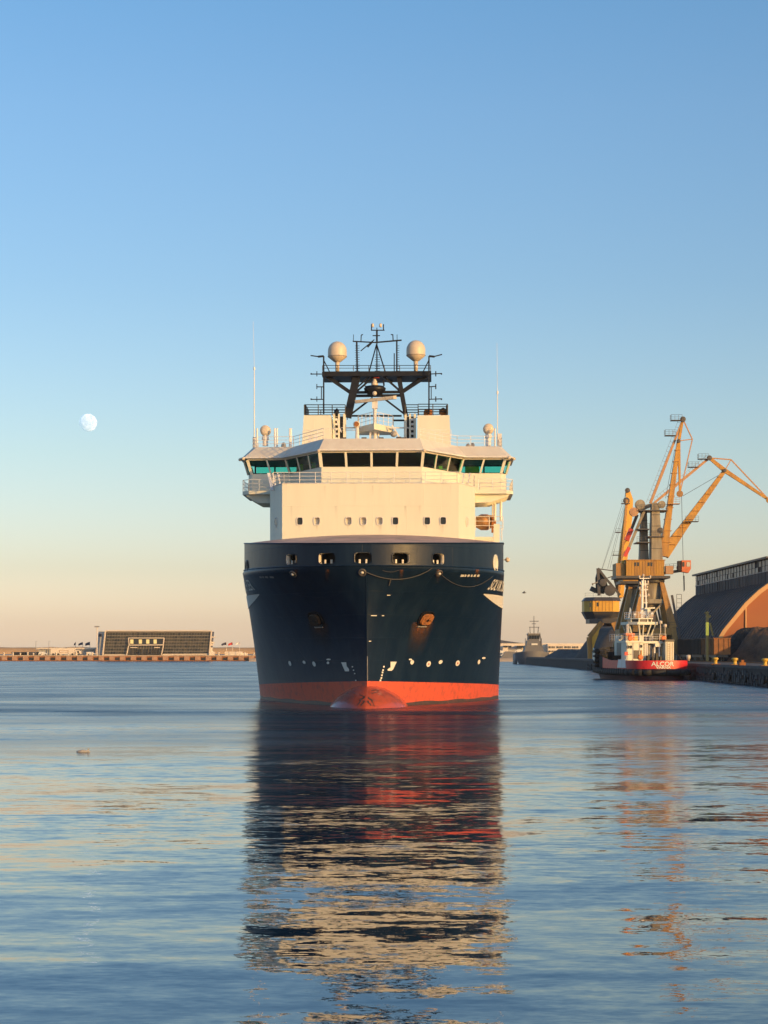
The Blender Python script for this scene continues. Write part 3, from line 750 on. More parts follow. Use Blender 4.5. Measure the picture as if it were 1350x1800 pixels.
# ---- bridge
plan = [(-12.9, 35.5), (-12.9, 29.6), (-12.5, 28.7), (-8.7, 28.5), (-5.2, 22), (4.3, 22), (7.9, 28.5), (12.0, 28.7), (12.5, 29.6), (12.5, 35.5)]
ZB0, ZW0, ZW1, ZE = 20.3, 22.05, 23.35, 23.5
def lean(p, f=.38):      # plan point pushed outwards for the top of the leaning windows
    c = Vector((-.15, 33)); v = Vector(p)-c; return (p[0] + (f if p[0] > 0 else -f)*(1 if abs(p[0]) > 6 else .35), p[1] - f*(1 if p[1] < 29.65 else 0))
BR = MB()
for i in range(len(plan)-1):
    a, b = plan[i], plan[i+1]; BR.quad((*a, ZB0), (*b, ZB0), (*b, ZW0), (*a, ZW0))
    la, lb = lean(a), lean(b); BR.quad((*la, ZW1), (*lb, ZW1), (*lb, ZE+.02), (*la, ZE+.02))
BR.quad((*plan[0], ZB0), (*plan[-1], ZB0), (*plan[-1], ZB0+1.4), (*plan[0], ZB0+1.4))
bridge = BR.build('bridge', 'white_paint', SHIP, fix=False)
nwin = [1, 1, 2, 3, 4, 3, 2, 1, 1]
for i, k in enumerate(nwin):
    a, b = Vector(plan[i]), Vector(plan[i+1]); la, lb = Vector(lean(plan[i])), Vector(lean(plan[i+1]))
    d = (b-a).normalized(); pw = .17 if i != 4 else .22
    L_ = (b-a).length
    for j in range(k+1):
        f = j/k
        p0 = a.lerp(b, f); p1 = la.lerp(lb, f)
        if j == k and i < len(nwin)-1: continue
        pm = MB(); pm.beam((*p0, ZW0-.02), (*p1, ZW1+.02), pw+(.1 if j == 0 else 0), .14); pm.build('window_post', 'white_paint', bridge)
    for j in range(k):
        f0, f1 = j/k, (j+1)/k; e = .06/L_
        q0, q1, r0, r1 = a.lerp(b, f0+e), a.lerp(b, f1-e), la.lerp(lb, f0+e), la.lerp(lb, f1-e)
        gm = MB(); gm.quad((*q0, ZW0), (*q1, ZW0), (*r1, ZW1), (*r0, ZW1)); gm.build('window_pane', 'bridge_glass', bridge, fix=False)
        for A_, B_ in (((*q0, ZW0+.03), (*q1, ZW0+.03)), ((*r0, ZW1-.03), (*r1, ZW1-.03))): fm = MB(); fm.beam(A_, B_, .07, .06); fm.build('window_gasket', 'black_paint', bridge)
# rear wall: closed behind the centre, open glazing behind the wings
rw = MB()
rw.box(-8.4, 7.8, 34.4, 34.6, ZB0, ZE); rw.box(-12.9, 12.5, 35.4, 35.55, ZB0, 21.5); rw.box(-12.9, 12.5, 35.4, 35.55, 23.4, ZE)
for x in (-12.9, -10.9, -8.6, 8.0, 10.4, 12.35): rw.box(x, x+.16, 35.38, 35.56, 21.45, 23.45)
rw.box(-8.4, -8.2, 32.6, 35.4, ZB0, ZE); rw.box(7.8, 8.0, 32.6, 35.4, ZB0, ZE)
rw.build('rear_wall', 'interior', bridge)
rg = MB(); rg.quad((-12.7, 35.47, 21.5), (-8.6, 35.47, 21.5), (-8.6, 35.47, 23.4), (-12.7, 35.47, 23.4)); rg.quad((8, 35.47, 21.5), (12.4, 35.47, 21.5), (12.4, 35.47, 23.4), (8, 35.47, 23.4))
rg.build('rear_glazing', 'bridge_glass', bridge, fix=False)
fl_ = MB(); fl_.plan([(p[0]*.985, p[1]+.1) for p in plan], ZB0+.02, ZB0+.12); fl_.build('bridge_floor', 'interior', bridge)
cn = MB(); cn.box(-4.2, 3.4, 24, 24.9, ZB0+.12, 21.45); cn.box(-3, -1, 25.2, 25.9, 21.5, 22.2); cn.box(1, 2.6, 25.2, 25.9, 21.5, 22.2)
cn.build('console', 'interior', bridge)
for (x, y) in ((5.4, 26.5), (6.3, 27.6), (6.8, 29.2), (-6.4, 28.0)):
    sm = MB(); sm.box(x-.35, x+.35, y-.3, y+.3, 20.5, 22.35); sm.build('cabinet', 'interior_pale', bridge)
hv = MB(); hv.box(8.5, 9.9, 30.6, 31.0, 21.5, 22.9); hv.box(5.9, 6.25, 28.4, 28.5, 21.9, 22.75); hv.box(-7.9, -7.5, 29.4, 29.6, 21.6, 23.1); hv.box(-6.5, -6.1, 27.4, 27.6, 21.6, 23.0); hv.build('curtain', 'hivis', bridge)
# roof: sloping fascia and flat top
eave = [(p[0]*1.0 + (.75 if p[0] > 0 else -.75)*(1 if abs(p[0]) > 6 else .3), p[1]-(.75 if p[1] < 30 else -.3)) for p in plan]
topp = [(-12.5, 35.3), (-12.5, 29.9), (-12.1, 29.3), (-8.4, 29.0), (-5.0, 22.35), (4.1, 22.35), (7.7, 29.0), (11.7, 29.3), (12.1, 29.9), (12.1, 35.3)]
rf = MB(); rf.plan(eave, ZE, ZE+.14); rf.plan([(x*.99, y+.05) for x, y in eave], ZE+.12, 24.75, topp); rfo = rf.build('bridge_roof', 'roof_paint', SHIP)
gt = MB()
for a, b in zip(eave, eave[1:]): gt.tube((*a, ZE+.05), (*b, ZE+.05), .06)
gt.build('gutter', 'white_steel', rfo)
for i in (1, 2, 7, 8, 4, 5):
    lm = MB(); lm.lathe((eave[i][0], eave[i][1]-.12, ZE-.05), [(.03, -.14), (.15, -.1), (.17, .08), (.05, .16)], 10); lm.build('deck_lamp', 'radome', rfo, smooth=True)
for tp_ in (topp[:5], topp[5:]): tr = MB(); tr.rail([(*p, 24.75) for p in tp_], 1.0, 3, .028, 1.5); tr.build('roof_railing', 'white_steel', SHIP)
# wing platforms, their undersides and brackets
for sg in (-1, 1):
    xo = 13.15 if sg > 0 else -13.35; xi = 9.35 if sg > 0 else -10.25
    pf = MB(); pf.plan([(xi, 27.4), (xo-.7*sg, 27.4), (xo, 28.2), (xo, 35.5), (xi, 35.5)][::sg], 19.95, 20.28)
    pfo = pf.build('wing_platform', 'white_paint', SHIP)
    for k, yb in enumerate((28.0, 29.8, 31.6, 33.4)):
        bk = MB(); bk.prism([(xi, yb, 19.96), (xo-.3*sg, yb, 19.96), (xo-.5*sg, yb, 19.72), (xi+1.6*sg, yb, 19.15), (xi, yb, 19.1)], (0, .18, 0)); bk.build('bracket', 'white_paint', pfo)
    rl = MB(); rl.rail([(xi+.4*sg, 27.45, 20.28), (xo-.7*sg, 27.45, 20.28), (xo-.05*sg, 28.2, 20.28), (xo-.05*sg, 35.4, 20.28)], 1.1, 3, .032, 1.25)
    rl.build('wing_railing', 'white_steel', SHIP)
fr_ = MB(); fr_.rail([(-9.6, 20.2, 20.3), (-8.6, 20.2, 20.3), (7.6, 20.2, 20.3), (9.3, 24.1, 20.3), (9.3, 27.4, 20.3)], 1.05, 3, .032, 1.5)
fr_.build('walkway_railing', 'white_steel', SHIP)
fr_ = MB(); fr_.rail([(-8.6, 20.2, 20.3), (-10.2, 24.1, 20.3), (-10.2, 27.4, 20.3)], 1.05, 3, .032, 1.5)
fr_.build('walkway_railing', 'white_steel', SHIP)
for px in (479, 486, 495, 813, 823):       # inclined pale struts at the corners
    yy = 22.5; a = S(px, 862 if px < 600 else 849, yy); b = S(px+(-7 if px < 600 else 3), 832, yy+1.5)
    sm = MB(); sm.beam(a, b, .30 if px == 479 else .12, .08); sm.build('strut', 'white_steel', SHIP)
# wing searchlights
for px, py in ((466.5, 757), (858.5, 754)):
    c = S(px, py, 32); s_m = MB(); base = S(px, 784, 32)
    s_m.lathe((c.x, c.y, c.z), [(.18, -.42), (.50, -.38), (.54, .3), (.46, .38), (.05, .40)], 18, 'y'); slo = s_m.build('searchlight', 'radome', SHIP, smooth=True)
    pm = MB(); pm.tube((c.x, c.y, base.z), (c.x, c.y, c.z-.9), .28, n=12); pm.tube((c.x, c.y, c.z-.9), (c.x, c.y, c.z-.5), .38, .3, n=12); pm.build('pedestal', 'white_steel', slo)
# whip antennas on the wings
for px, top, mid, base in ((447, 565, 648, 790), (874.5, 603, 690, 783)):
    a, b, c = S(px, base, 32), S(px, mid, 32), S(px-2 if px < 500 else px-1, top, 32)
    am = MB(); am.tube(a, b, .065 if px < 500 else .04, .04); am.tube(b, c, .02, .012, 5); am.tube(b-Vector((0,0,.15)), b+Vector((0,0,.15)), .09); am.build('whip_antenna', 'white_steel', SHIP)
# locker and posts on the left roof edge, vents, small gear
def roofbox(px0, px1, py0, py1, yl, mat='white_steel', name='locker', dep=.8):
    a = S(px0, py1, yl); b = S(px1, py0, yl); m = MB(); m.box(a.x, b.x, yl, yl+dep, a.z, b.z); return m.build(name, mat, SHIP)
roofbox(444.5, 452, 768, 789, 31.5); roofbox(875, 882, 762, 784, 31.5, dep=.3)
for px in (483, 487, 509.5, 511.5, 452, 870):
    a = S(px, 785, 31); b = S(px, 753, 31); m = MB(); m.tube(a, b, .09); m.build('vent_pipe', 'white_steel', SHIP)
for px, py in ((496, 784), (820, 786), (828, 785)):
    a = S(px, py, 30.5); m = MB(); m.lathe(tuple(a), [(.05, -.1), (.32, 0), (.38, .22), (.2, .36)], 10, 'x'); m.build('roof_lamp', 'grey_steel', SHIP)
# exhaust casings on the roof
for (a0, a1, t0, t1) in ((530, 584, 534, 581), (733, 793, 734, 790)):
    p0, p1 = S(a0, 780, 32), S(a1, 780, 32); q0, q1 = S(t0, 730, 32), S(t1, 730, 32)
    m = MB(); m.plan([(p0.x, 32), (p1.x, 32), (p1.x, 38), (p0.x, 38)], 24.7, q0.z, [(q0.x, 32), (q1.x, 32), (q1.x, 38), (q0.x, 38)])
    ex = m.build('exhaust_casing', 'white_paint', SHIP)
for (a0, a1) in ((585, 607), (711, 731)):       # ladder towers beside them
    m = MB(); p0, p1 = S(a0, 775, 33.5), S(a1, 775, 33.5); zt = S(a0, 727, 33.5).z
    m.box(p0.x, p0.x+.22, 33.5, 34.8, 24.7, zt); m.box(p1.x-.22, p1.x, 33.5, 34.8, 24.7, zt); m.box(p0.x, p1.x, 34.75, 34.85, 24.7, zt-.1)
    m.box((p0.x+p1.x)/2-.1, (p0.x+p1.x)/2+.08, 33.45, 33.6, 24.7, zt)
    lt = m.build('ladder_tower', 'white_paint', SHIP)
    for k in range(7):
        z = 25.0 + k*(zt-25.2)/7
        for xa, xb in ((p0.x+.2, (p0.x+p1.x)/2-.1),) if a0 < 600 else (((p0.x+p1.x)/2+.08, p1.x-.2),):
            r_ = MB(); r_.box(xa, xb, 33.5, 33.9, z, z+.2); r_.build('step', 'white_steel', lt)
    bk = MB(); bk.box(p0.x+.25, p1.x-.25, 34.6, 34.7, 24.7, zt-.2); bk.build('back_plate', 'dark_steel', lt)
# black railings on the casings
rb = MB()
for pts in ([(535, 729), (584, 729)], [(584, 729), (607, 729)], [(712, 729), (735, 729)], [(735, 728), (787, 728)]):
    a, b = S(*pts[0], 33), S(*pts[1], 33); rb.rail([a, b], 1.0, 4, .045, 1.6); rb.rail([a+Vector((0,4,0)), b+Vector((0,4,0))], 1.0, 4, .045, 1.6)
rb.box(S(535,729,33).x, S(535,729,33).x+.18, 33, 37, S(535,729,33).z, S(535,712,33).z); rb.box(S(787,729,33).x-.18, S(787,729,33).x, 33, 37, S(787,729,33).z, S(787,712,33).z)
rb.build('casing_railing', 'black_paint', SHIP)
for px, py, r_ in ((754, 725, .34), (779, 724, .42), (748, 727, .2), (592, 725, .22)):
    c = S(px, py, 34); m = MB(); m.lathe(tuple(c), [(.1, -.4), (r_, -.25), (r_, .2), (.06, .42)], 12); m.build('exhaust_stack', 'rust' if px > 700 else 'black_paint', SHIP, smooth=True)
# ---- mast
def bar(m, x0, y0, x1, y1, w_, yl=35, yl2=None, h=None):
    s = 150+yl; k = s/F; m.beam(S(x0, y0, yl), S(x1, y1, yl if yl2 is None else yl2), w_*k, (h or w_)*k)
mast = MB()
bar(mast, 611, 734, 628, 657, 13); bar(mast, 714, 734, 700, 657, 8)
bar(mast, 611, 734, 628, 657, 10, 38.5); bar(mast, 714, 734, 700, 657, 7, 38.5)
bar(mast, 617, 690, 706, 689, 4.5); bar(mast, 618, 696, 706, 695, 4.5, 35.2)
bar(mast, 568, 657, 619, 692, 6); bar(mast, 757, 657, 705, 691, 5); bar(mast, 755, 653, 705, 688, 3, 36)
bar(mast, 627, 688, 657, 662, 3); bar(mast, 627, 682, 650, 661, 2.5); bar(mast, 704, 688, 672, 660, 3.5)
bar(mast, 612, 732, 655, 699, 3); bar(mast, 714, 730, 673, 699, 3)
bar(mast, 618, 731, 706, 731, 3, 37)
bar(mast, 690, 739, 712, 739, 3, 36)
masto = mast.build('mast_frame', 'black_paint', SHIP)
pl = MB(); a, b = S(566, 661, 34), S(758, 652, 34); pl.box(a.x, b.x, 34, 38.5, a.z, b.z); pl.build('mast_platform', 'black_paint', SHIP)
pr = MB(); ra, rb_ = S(567, 652, 34.1), S(757, 652, 34.1); pr.rail([ra, rb_], .55, 2, .035, 1.55); pr.rail([ra+Vector((0,4.2,0)), rb_+Vector((0,4.2,0))], .55, 2, .035, 1.55); pr.build('platform_railing', 'black_paint', SHIP)
up = MB()
bar(up, 628, 655, 627, 600, 3, 36); bar(up, 697.5, 655, 697.5, 600, 2.6, 36); bar(up, 693, 655, 693, 621, 1.8, 36)
bar(up, 620, 600, 660, 602, 2, 36); bar(up, 660, 602, 706, 598, 2.4, 36)
bar(up, 662.5, 655, 662.5, 588, 2.2, 36); bar(up, 662, 605, 649, 653, 1.6, 36, 34.5); bar(up, 662, 605, 677, 653, 1.6, 36, 34.5)
bar(up, 662.5, 600, 662.5, 580, 3.2, 36); bar(up, 652, 580.5, 676, 580.5, 1.6, 36); bar(up, 653, 580, 653, 570, 1.8, 36); bar(up, 674, 580, 674, 570, 1.8, 36); bar(up, 662.5, 582, 662.5, 576, 1.4, 36)
bar(up, 634, 617, 658, 597, 1.6, 36); bar(up, 646, 610, 655, 600, 3, 36)
bar(up, 621, 600, 621.5, 588, 1, 36); bar(up, 634.5, 600, 635, 589, 1.6, 36); bar(up, 691, 598, 690.5, 588, 1.8, 36); bar(up, 698, 598, 698, 588, 1, 36); bar(up, 655, 590, 668, 590, 1.6, 36)
bar(up, 635, 589, 638, 588, 1.6, 36); bar(up, 687, 588, 691, 588.5, 1.6, 36)
upo = up.build('signal_mast', 'black_paint', SHIP)
ru = MB()
for k in range(12):
    y = 608+k*4; bar(ru, 624, y, 632, y, .7, 36); bar(ru, 696, y, 702, y, .7, 36)
    if k > 3: bar(ru, 659, y, 668, y, .7, 36)
ru.build('mast_rungs', 'black_paint', upo)
for px, mat in ((655, 'radome'), (669, 'radome')):
    c = S(px, 572, 36); m = MB(); m.lathe(tuple(c), [(.05, -.2), (.14, -.15), (.14, .15), (.04, .22)], 8); m.build('mast_light', mat, upo, smooth=True)
for px, py in ((593, 617), (731, 615)):         # satellite domes
    c = S(px, py, 36); r_ = .97; m = MB()
    prof = [(.25, -r_*1.2), (.35, -r_*1.15), (r_*.98, -r_*.66), (r_*1.0, -r_*.55)] + [(r_*math.cos(a), r_*math.sin(a)) for a in (0, .2, .4, .6, .8, 1.0, 1.2, 1.4, 1.55)]
    m.lathe(tuple(c), prof, 28); d = m.build('satellite_dome', 'radome', SHIP, smooth=True)
    m = MB(); b0 = S(px, 653, 36); m.tube(b0, c-Vector((0,0,r_*1.15)), .2, .24, 12); m.build('pedestal', 'radome', d, smooth=True)
    m = MB(); m.lathe((c.x, c.y, c.z-r_*.6), [(r_*1.0, -.03), (r_*1.03, 0), (r_*1.0, .03)], 28); m.build('flange', 'grey_steel', d)
for sg, xp in ((-1, 569), (1, 754)):             # side poles and aerials
    m = MB(); bar(m, xp, 728, xp, 626, 2.6, 33.5)
    e = -1 if sg < 0 else 1
    bar(m, xp, 626, xp+e*10, 627, 3.2, 33.5); bar(m, xp+e*8, 627, xp+e*23, 625 if e < 0 else 623, 1.8, 33.5)
    bar(m, xp, 633, xp+e*-10, 653, 1.8, 33.5)
    for y in (657.5, 680, 702): 
        bar(m, xp, y, xp+e*(23 if y != 680 else 13), y+(0 if e < 0 else -1), 1.6, 33.5); bar(m, xp+e*12, y-5, xp+e*12, y+4, 2.0 if e > 0 else 1.4, 33.5)
        bar(m, xp+e*22, y-1.5, xp+e*22, y+1, 2.4, 33.5) if y != 680 else None
    bar(m, xp+e*4, 680, xp+e*4, 702, 1.5, 33.5)
    m.build('aerial_pole', 'black_paint', SHIP)
# horn platform, searchlight and radars in the middle
m = MB(); c = S(659, 687, 34.5); m.lathe(tuple(c), [(.25, -.55), (.75, -.35), (1.05, 0), (1.12, .25), (.9, .45), (.2, .5)], 18); bell = m.build('lamp_platform', 'black_paint', SHIP, smooth=True)
m = MB(); bar(m, 641, 678, 642, 671, 2.5, 34.5); bar(m, 675, 678, 674, 668, 3, 34.5); bar(m, 641, 679, 675, 679, 1.5, 34.3); bar(m, 641, 673, 675, 673, 1.2, 34.3); m.build('lamp_guard', 'black_paint', bell)
m = MB(); c = S(658.5, 691.5, 33.1); m.lathe(tuple(c), [(.05, -.3), (.2, -.24), (.235, .0), (.1, .25)], 14, 'y'); m.build('lamp', 'radome', bell, smooth=True)
m = MB(); c = S(658.5, 673, 34.5); m.lathe(tuple(c), [(.3, -.35), (.36, -.1), (.25, .1), (.12, .4)], 12); m.build('compass_dome', 'radome', bell, smooth=True)
m = MB(); bar(m, 655, 664, 667, 664, 2, 35); bar(m, 650, 661, 668, 661, 1.4, 35); m.build('signal_bar', 'warning_red', SHIP)
m = MB(); a, b = S(624, 706.5, 33.2), S(696, 698.5, 33.8); m.beam(a, b, .28, .32); rso = m.build('radar_scanner', 'grey_steel', SHIP)
m = MB(); e = a.lerp(b, .93); m.beam(e, b + (b-a)*.01, .3, .34); m.build('scanner_tip', 'radome', rso)
m = MB(); c = S(659, 712, 33.8); m.cbox(tuple(c), .55, .5, .75); m.tube(S(659, 716, 33.8), S(659, 772, 33.8), .17, n=10); m.tube(S(665, 745, 34.2), S(665, 772, 34.2), .1, n=8); m.build('radar_pedestal', 'white_steel', SHIP)
plt = MB(); P = [S(628, 741, 33), S(657, 736, 30.8), S(690, 743, 33)]
z0 = P[0].z; L_, C_, R_ = (P[0].x, 34.6), (P[1].x, 31.5), (P[2].x, 34.6)
plt.plan([L_, C_, R_, (R_[0], 36.5), (L_[0], 36.5)], 26.75, 27.35); plto = plt.build('radar_platform', 'white_paint', SHIP)
prl = MB(); prl.rail([(*L_, 27.35), (*C_, 27.35), (*R_, 27.35), (R_[0], 36.5, 27.35)], 1.15, 3, .03, 1.0); prl.rail([(*L_, 27.35), (L_[0], 36.5, 27.35)], 1.15, 3, .03, 1.0); prl.build('platform_railing', 'white_steel', plto)
m = MB(); bar(m, 600, 752, 726, 752, 2.2, 33.8); bar(m, 600, 756, 650, 756, 1.2, 33.8); bar(m, 689, 747, 703, 770, 2.6, 33); bar(m, 592, 738, 600, 760, 1.6, 33); bar(m, 651, 746, 651, 775, 3, 33.2); bar(m, 654, 750, 654, 775, 2, 34)
bar(m, 606, 738, 606, 772, 5, 34); bar(m, 712, 740, 712, 772, 4, 34); m.build('cross_pipes', 'white_steel', SHIP)
m = MB(); c = S(627, 746, 33); m.lathe(tuple(c), [(.1, -.28), (.34, -.2), (.36, .22), (.26, .3), (.05, .3)], 16, 'y'); so = m.build('searchlight', 'roof_paint', SHIP, smooth=True)
m = MB(); m.lathe((c.x, c.y-.29, c.z), [(.02, -.01), (.25, 0), (.25, .02)], 14, 'y'); m.build('lens', 'rust', so)
m = MB(); m.tube(S(628, 775, 33), S(628, 750, 33), .22, .17, 10); m.build('pedestal', 'white_steel', so)
m = MB(); c = S(692, 763, 33); m.lathe(tuple(c), [(.1, -.3), (.3, -.2), (.3, .2), (.15, .3)], 14); m.build('magnetic_compass', 'grey_steel', SHIP, smooth=True)
for px, py in ((701, 770), (710, 771), (640, 771), (604, 771), (670, 771)):
    c = S(px, py, 31); m = MB(); m.cbox(tuple(c), .5, .4, .22); m.build('deck_fitting', 'dark_steel', SHIP)
# posts of the centre rail on the roof
m = MB(); m.rail([S(735, 772, 26), S(793, 772, 28)], .9, 2, .025, 1.3); m.build('roof_railing', 'white_steel', SHIP)
m = MB(); m.rail([S(532, 775, 26), S(590, 770, 26)], .95, 2, .025, 1.3); m.build('roof_railing', 'white_steel', SHIP)
m = MB()
for x0, x1 in ((541, 548), (551, 558)):
    a, b = S(x0, 776, 29), S(x1, 765, 29); m.box(a.x, b.x, 29, 29.3, a.z, b.z)
m.build('flag_locker', 'white_steel', SHIP)
# drying flags in the mast
m = MB(); a, b = S(681, 664, 37.5), S(690, 673, 37.5); m.quad(a, (b.x, 37.9, a.z), b, (a.x, 37.3, b.z)); m.build('signal_flag', 'flag_green', SHIP, fix=False)
m = MB(); a, b = S(594, 664, 37.5), S(599, 672, 37.5); m.quad(a, (b.x, 37.9, a.z), b, (a.x, 37.3, b.z)); m.build('signal_flag', 'flag_navy', SHIP, fix=False)
# open deck on the right aft of the house: posts, boat and stair
m = MB(); m.box(9.35, 11.5, 30, 30.3, 14.2, 15.9); m.box(11.2, 11.75, 26, 26.25, 14.2, 16.9); m.build('side_bulwark', 'white_paint', SHIP)
m = MB()
for px in (870, 880.5): m.tube(S(px, 915, 33), S(px, 876, 33), .13)
m.tube(S(866, 906, 33), S(866, 884, 33), .08); m.build('deck_post', 'white_steel', SHIP)
m = MB(); m.rail([S(836, 932, 30), S(884, 932, 30)], 1.35, 3, .035, 1.2); m.rail([S(868, 950, 27), S(882, 950, 27)], 1.2, 3, .04, .8); m.build('side_railing', 'white_steel', SHIP)
m = MB(); c = S(851, 918, 36)
vv = []
for j in range(9):
    f = j/8; hx = .9*math.sin(math.pi*(f*.8+.1))
    for i in range(10):
        a = 6.283*i/10; vv.append((c.x + hx*math.cos(a)*1.2, c.y-2.6+f*5.2, c.z + hx*math.sin(a)*.95))
m.add(vv, [(j*10+i, j*10+(i+1) % 10, (j+1)*10+(i+1) % 10, (j+1)*10+i) for j in range(8) for i in range(10)] + [tuple(range(9, -1, -1)), tuple(range(80, 90))]); m.build('rescue_boat', 'boat_paint', SHIP, smooth=True)
m = MB(); a, b = S(838, 912, 34.5), S(864, 909, 34.5); m.prism([(a.x, 34.5, a.z), (b.x, 34.5, a.z), (b.x, 34.5, b.z+.2), (a.x+.6, 34.5, b.z+.2)], (0, 3, 0)); m.build('boat_cradle', 'crane_pink', SHIP)
m = MB(); a, b = S(864, 936, 34), S(872, 906, 34); m.box(a.x, b.x, 34, 34.6, a.z, b.z); m.build('davit', 'rust', SHIP)
m = MB(); c = S(892, 984, 32); m.tube((BW, 32, c.z), tuple(c), .05); m.lathe(tuple(c), [(.05, -.25), (.24, -.1), (.24, .1), (.05, .25)], 10); m.build('side_lamp', 'radome', SHIP)

# ------------------------------------------------------------------ people on the bridge wing (seen through the glass)
def person(name, base, label, facing=0.0, lean_=0.0, h=1.75, group=None):
    b = base; k = h/1.75
    J = {'pel': (0, 0, .95), 'ch': (0, lean_*.3, 1.3), 'nk': (0, lean_*.45, 1.5), 'hd': (0, lean_*.5-.02, 1.64),
         'hl': (-.1, 0, .9), 'kl': (-.11, -.03, .5), 'fl': (-.12, 0, .08), 'tl': (-.12, -.18, .04),
         'hr': (.1, 0, .9), 'kr': (.11, -.03, .5), 'fr': (.12, 0, .08), 'tr': (.12, -.18, .04),
         'sl': (-.19, lean_*.35, 1.42), 'el': (-.28, -.05, 1.15), 'wl': (-.2, -.28, 1.08), 'pl': (-.17, -.36, 1.08),
         'sr': (.19, lean_*.35, 1.42), 'er': (.28, -.05, 1.15), 'wr': (.3, -.30, 1.12), 'pr': (.32, -.39, 1.13)}
    E = [('pel','ch'),('ch','nk'),('nk','hd'),('pel','hl'),('hl','kl'),('kl','fl'),('fl','tl'),('pel','hr'),('hr','kr'),('kr','fr'),('fr','tr'),
         ('ch','sl'),('sl','el'),('el','wl'),('wl','pl'),('ch','sr'),('sr','er'),('er','wr'),('wr','pr')]
    rad = dict(pel=.15, ch=.17, nk=.06, hd=.115, hl=.09, kl=.06, fl=.045, tl=.04, hr=.09, kr=.06, fr=.045, tr=.04, sl=.07, el=.05, wl=.035, pl=.03, sr=.07, er=.05, wr=.035, pr=.03)
    keys = list(J); me = bpy.data.meshes.new(name)
    me.from_pydata([tuple(c*k for c in J[q]) for q in keys], [(keys.index(a), keys.index(c)) for a, c in E], [])
    me.materials.append(M['clothing'])
    o = bpy.data.objects.new(name, me); col.objects.link(o)
    sk = o.modifiers.new('skin', 'SKIN'); sv = me.skin_vertices[0].data
    for i, q in enumerate(keys): sv[i].radius = (rad[q]*k, rad[q]*k*.85)
    sv[0].use_root = True
    ss = o.modifiers.new('sub', 'SUBSURF'); ss.levels = 1; ss.render_levels = 1
    o.location = base; o.rotation_euler = (0, 0, facing)
    return tag(o, label, 'person', group)
def ship_world(p): return Vector((-1.38 + p[0]*cR + p[1]*sR, 150 - p[0]*sR + p[1]*cR, p[2]))
person('person', ship_world((11.05, 31.2, 20.75)), 'dark silhouette of a person behind the outer right bridge wing window', .1, -.1)
person('person', ship_world((9.35, 31.0, 20.6)), 'person half hidden behind the second bridge window from the right', .6, -.1)
# ------------------------------------------------------------------ right-hand quay
QX = 50.0
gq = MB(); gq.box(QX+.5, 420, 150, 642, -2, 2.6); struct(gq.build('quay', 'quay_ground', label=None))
QW = thing('quay_wall', 'long dark concrete quay wall with pale fender blocks along the right side of the harbour', 'quay wall', (QX, 240, 0))
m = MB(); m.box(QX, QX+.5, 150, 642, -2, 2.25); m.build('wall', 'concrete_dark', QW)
cp = None
for k in range(50):
    y = 196+k*9
    if cp is None: m = MB(); m.box(QX-.12, QX+.7, y, y+8.92, 2.25, 2.66); cp = m.build('coping_stone', 'quay_block', QW, origin=(0, -44, 0)); cp.location = (0, y-240, 0)
    elif y < 633: inst(cp, (0, y-240, 0), QW)
blk = None
for k in range(100):
    y = 196 + k*1.55 if k < 60 else 289 + (k-60)*4
    for lvl in (0, 1):
        if blk is None:
            m = MB(); m.prism([(QX-.35, y, 1.25), (QX-.35, y+.75, 1.25), (QX, y+.85, 1.2), (QX, y-.1, 1.2)], (0, 0, .75)); blk = m.build('fender_block', 'quay_block', QW, origin=(0, y-240, 0)); continue
        inst(blk, (random.uniform(0, .12), y-240+random.uniform(-.25, .25), -1.05*lvl+random.uniform(-.12, .12)), QW, scale=(1, random.uniform(.6, 1.2), random.uniform(.6, 1.1)))
for i, y in enumerate((203, 214, 226, 238, 250, 262, 274)):
    pm = MB(); pm.lathe((QX-.3, y, .9), [(.25, -.16), (.55, -.17), (.62, 0), (.55, .17), (.25, .16)], 14, 'x'); pm.build('tyre_fender', 'rubber', QW, smooth=True)
for px, D in ((1341, 243), (1288, 262), (1254, 276)):
    b = W(px, 1171, D); lab = {1341: 'large yellow mooring bollard on the quay edge at the right of the picture', 1288: 'yellow mooring bollard in the middle of the row on the right quay edge', 1254: 'weathered yellow and grey bollard on the quay nearest the red tug'}[px]
    bo_ = thing('mooring_bollard', lab, 'bollard', (b.x+.3, D, 2.6), 0, 'mooring bollards on the right quay edge')
    m = MB(); m.lathe((b.x+.3, D, 2.6), [(.42, 0), (.42, .1), (.28, .18), (.27, .65), (.46, .78), (.48, .98), (.3, 1.08)], 18); m.build('post', 'bollard_yellow', bo_, smooth=True)
    m = MB(); m.box(b.x-.35, b.x+.95, D-.65, D+.65, 2.6, 2.72); m.build('base_plate', 'rust', bo_)
m = MB(); b = W(1300, 1166, 255); m.box(b.x, b.x+.9, 255, 256, 2.6, 3.05); m.box(b.x+.3, b.x+.7, 255.2, 255.6, 3.05, 3.4); tag(m.build('mooring_hook', 'rust'), 'small rusty quick release hook on the quay beside the middle yellow bollard', 'mooring hook')

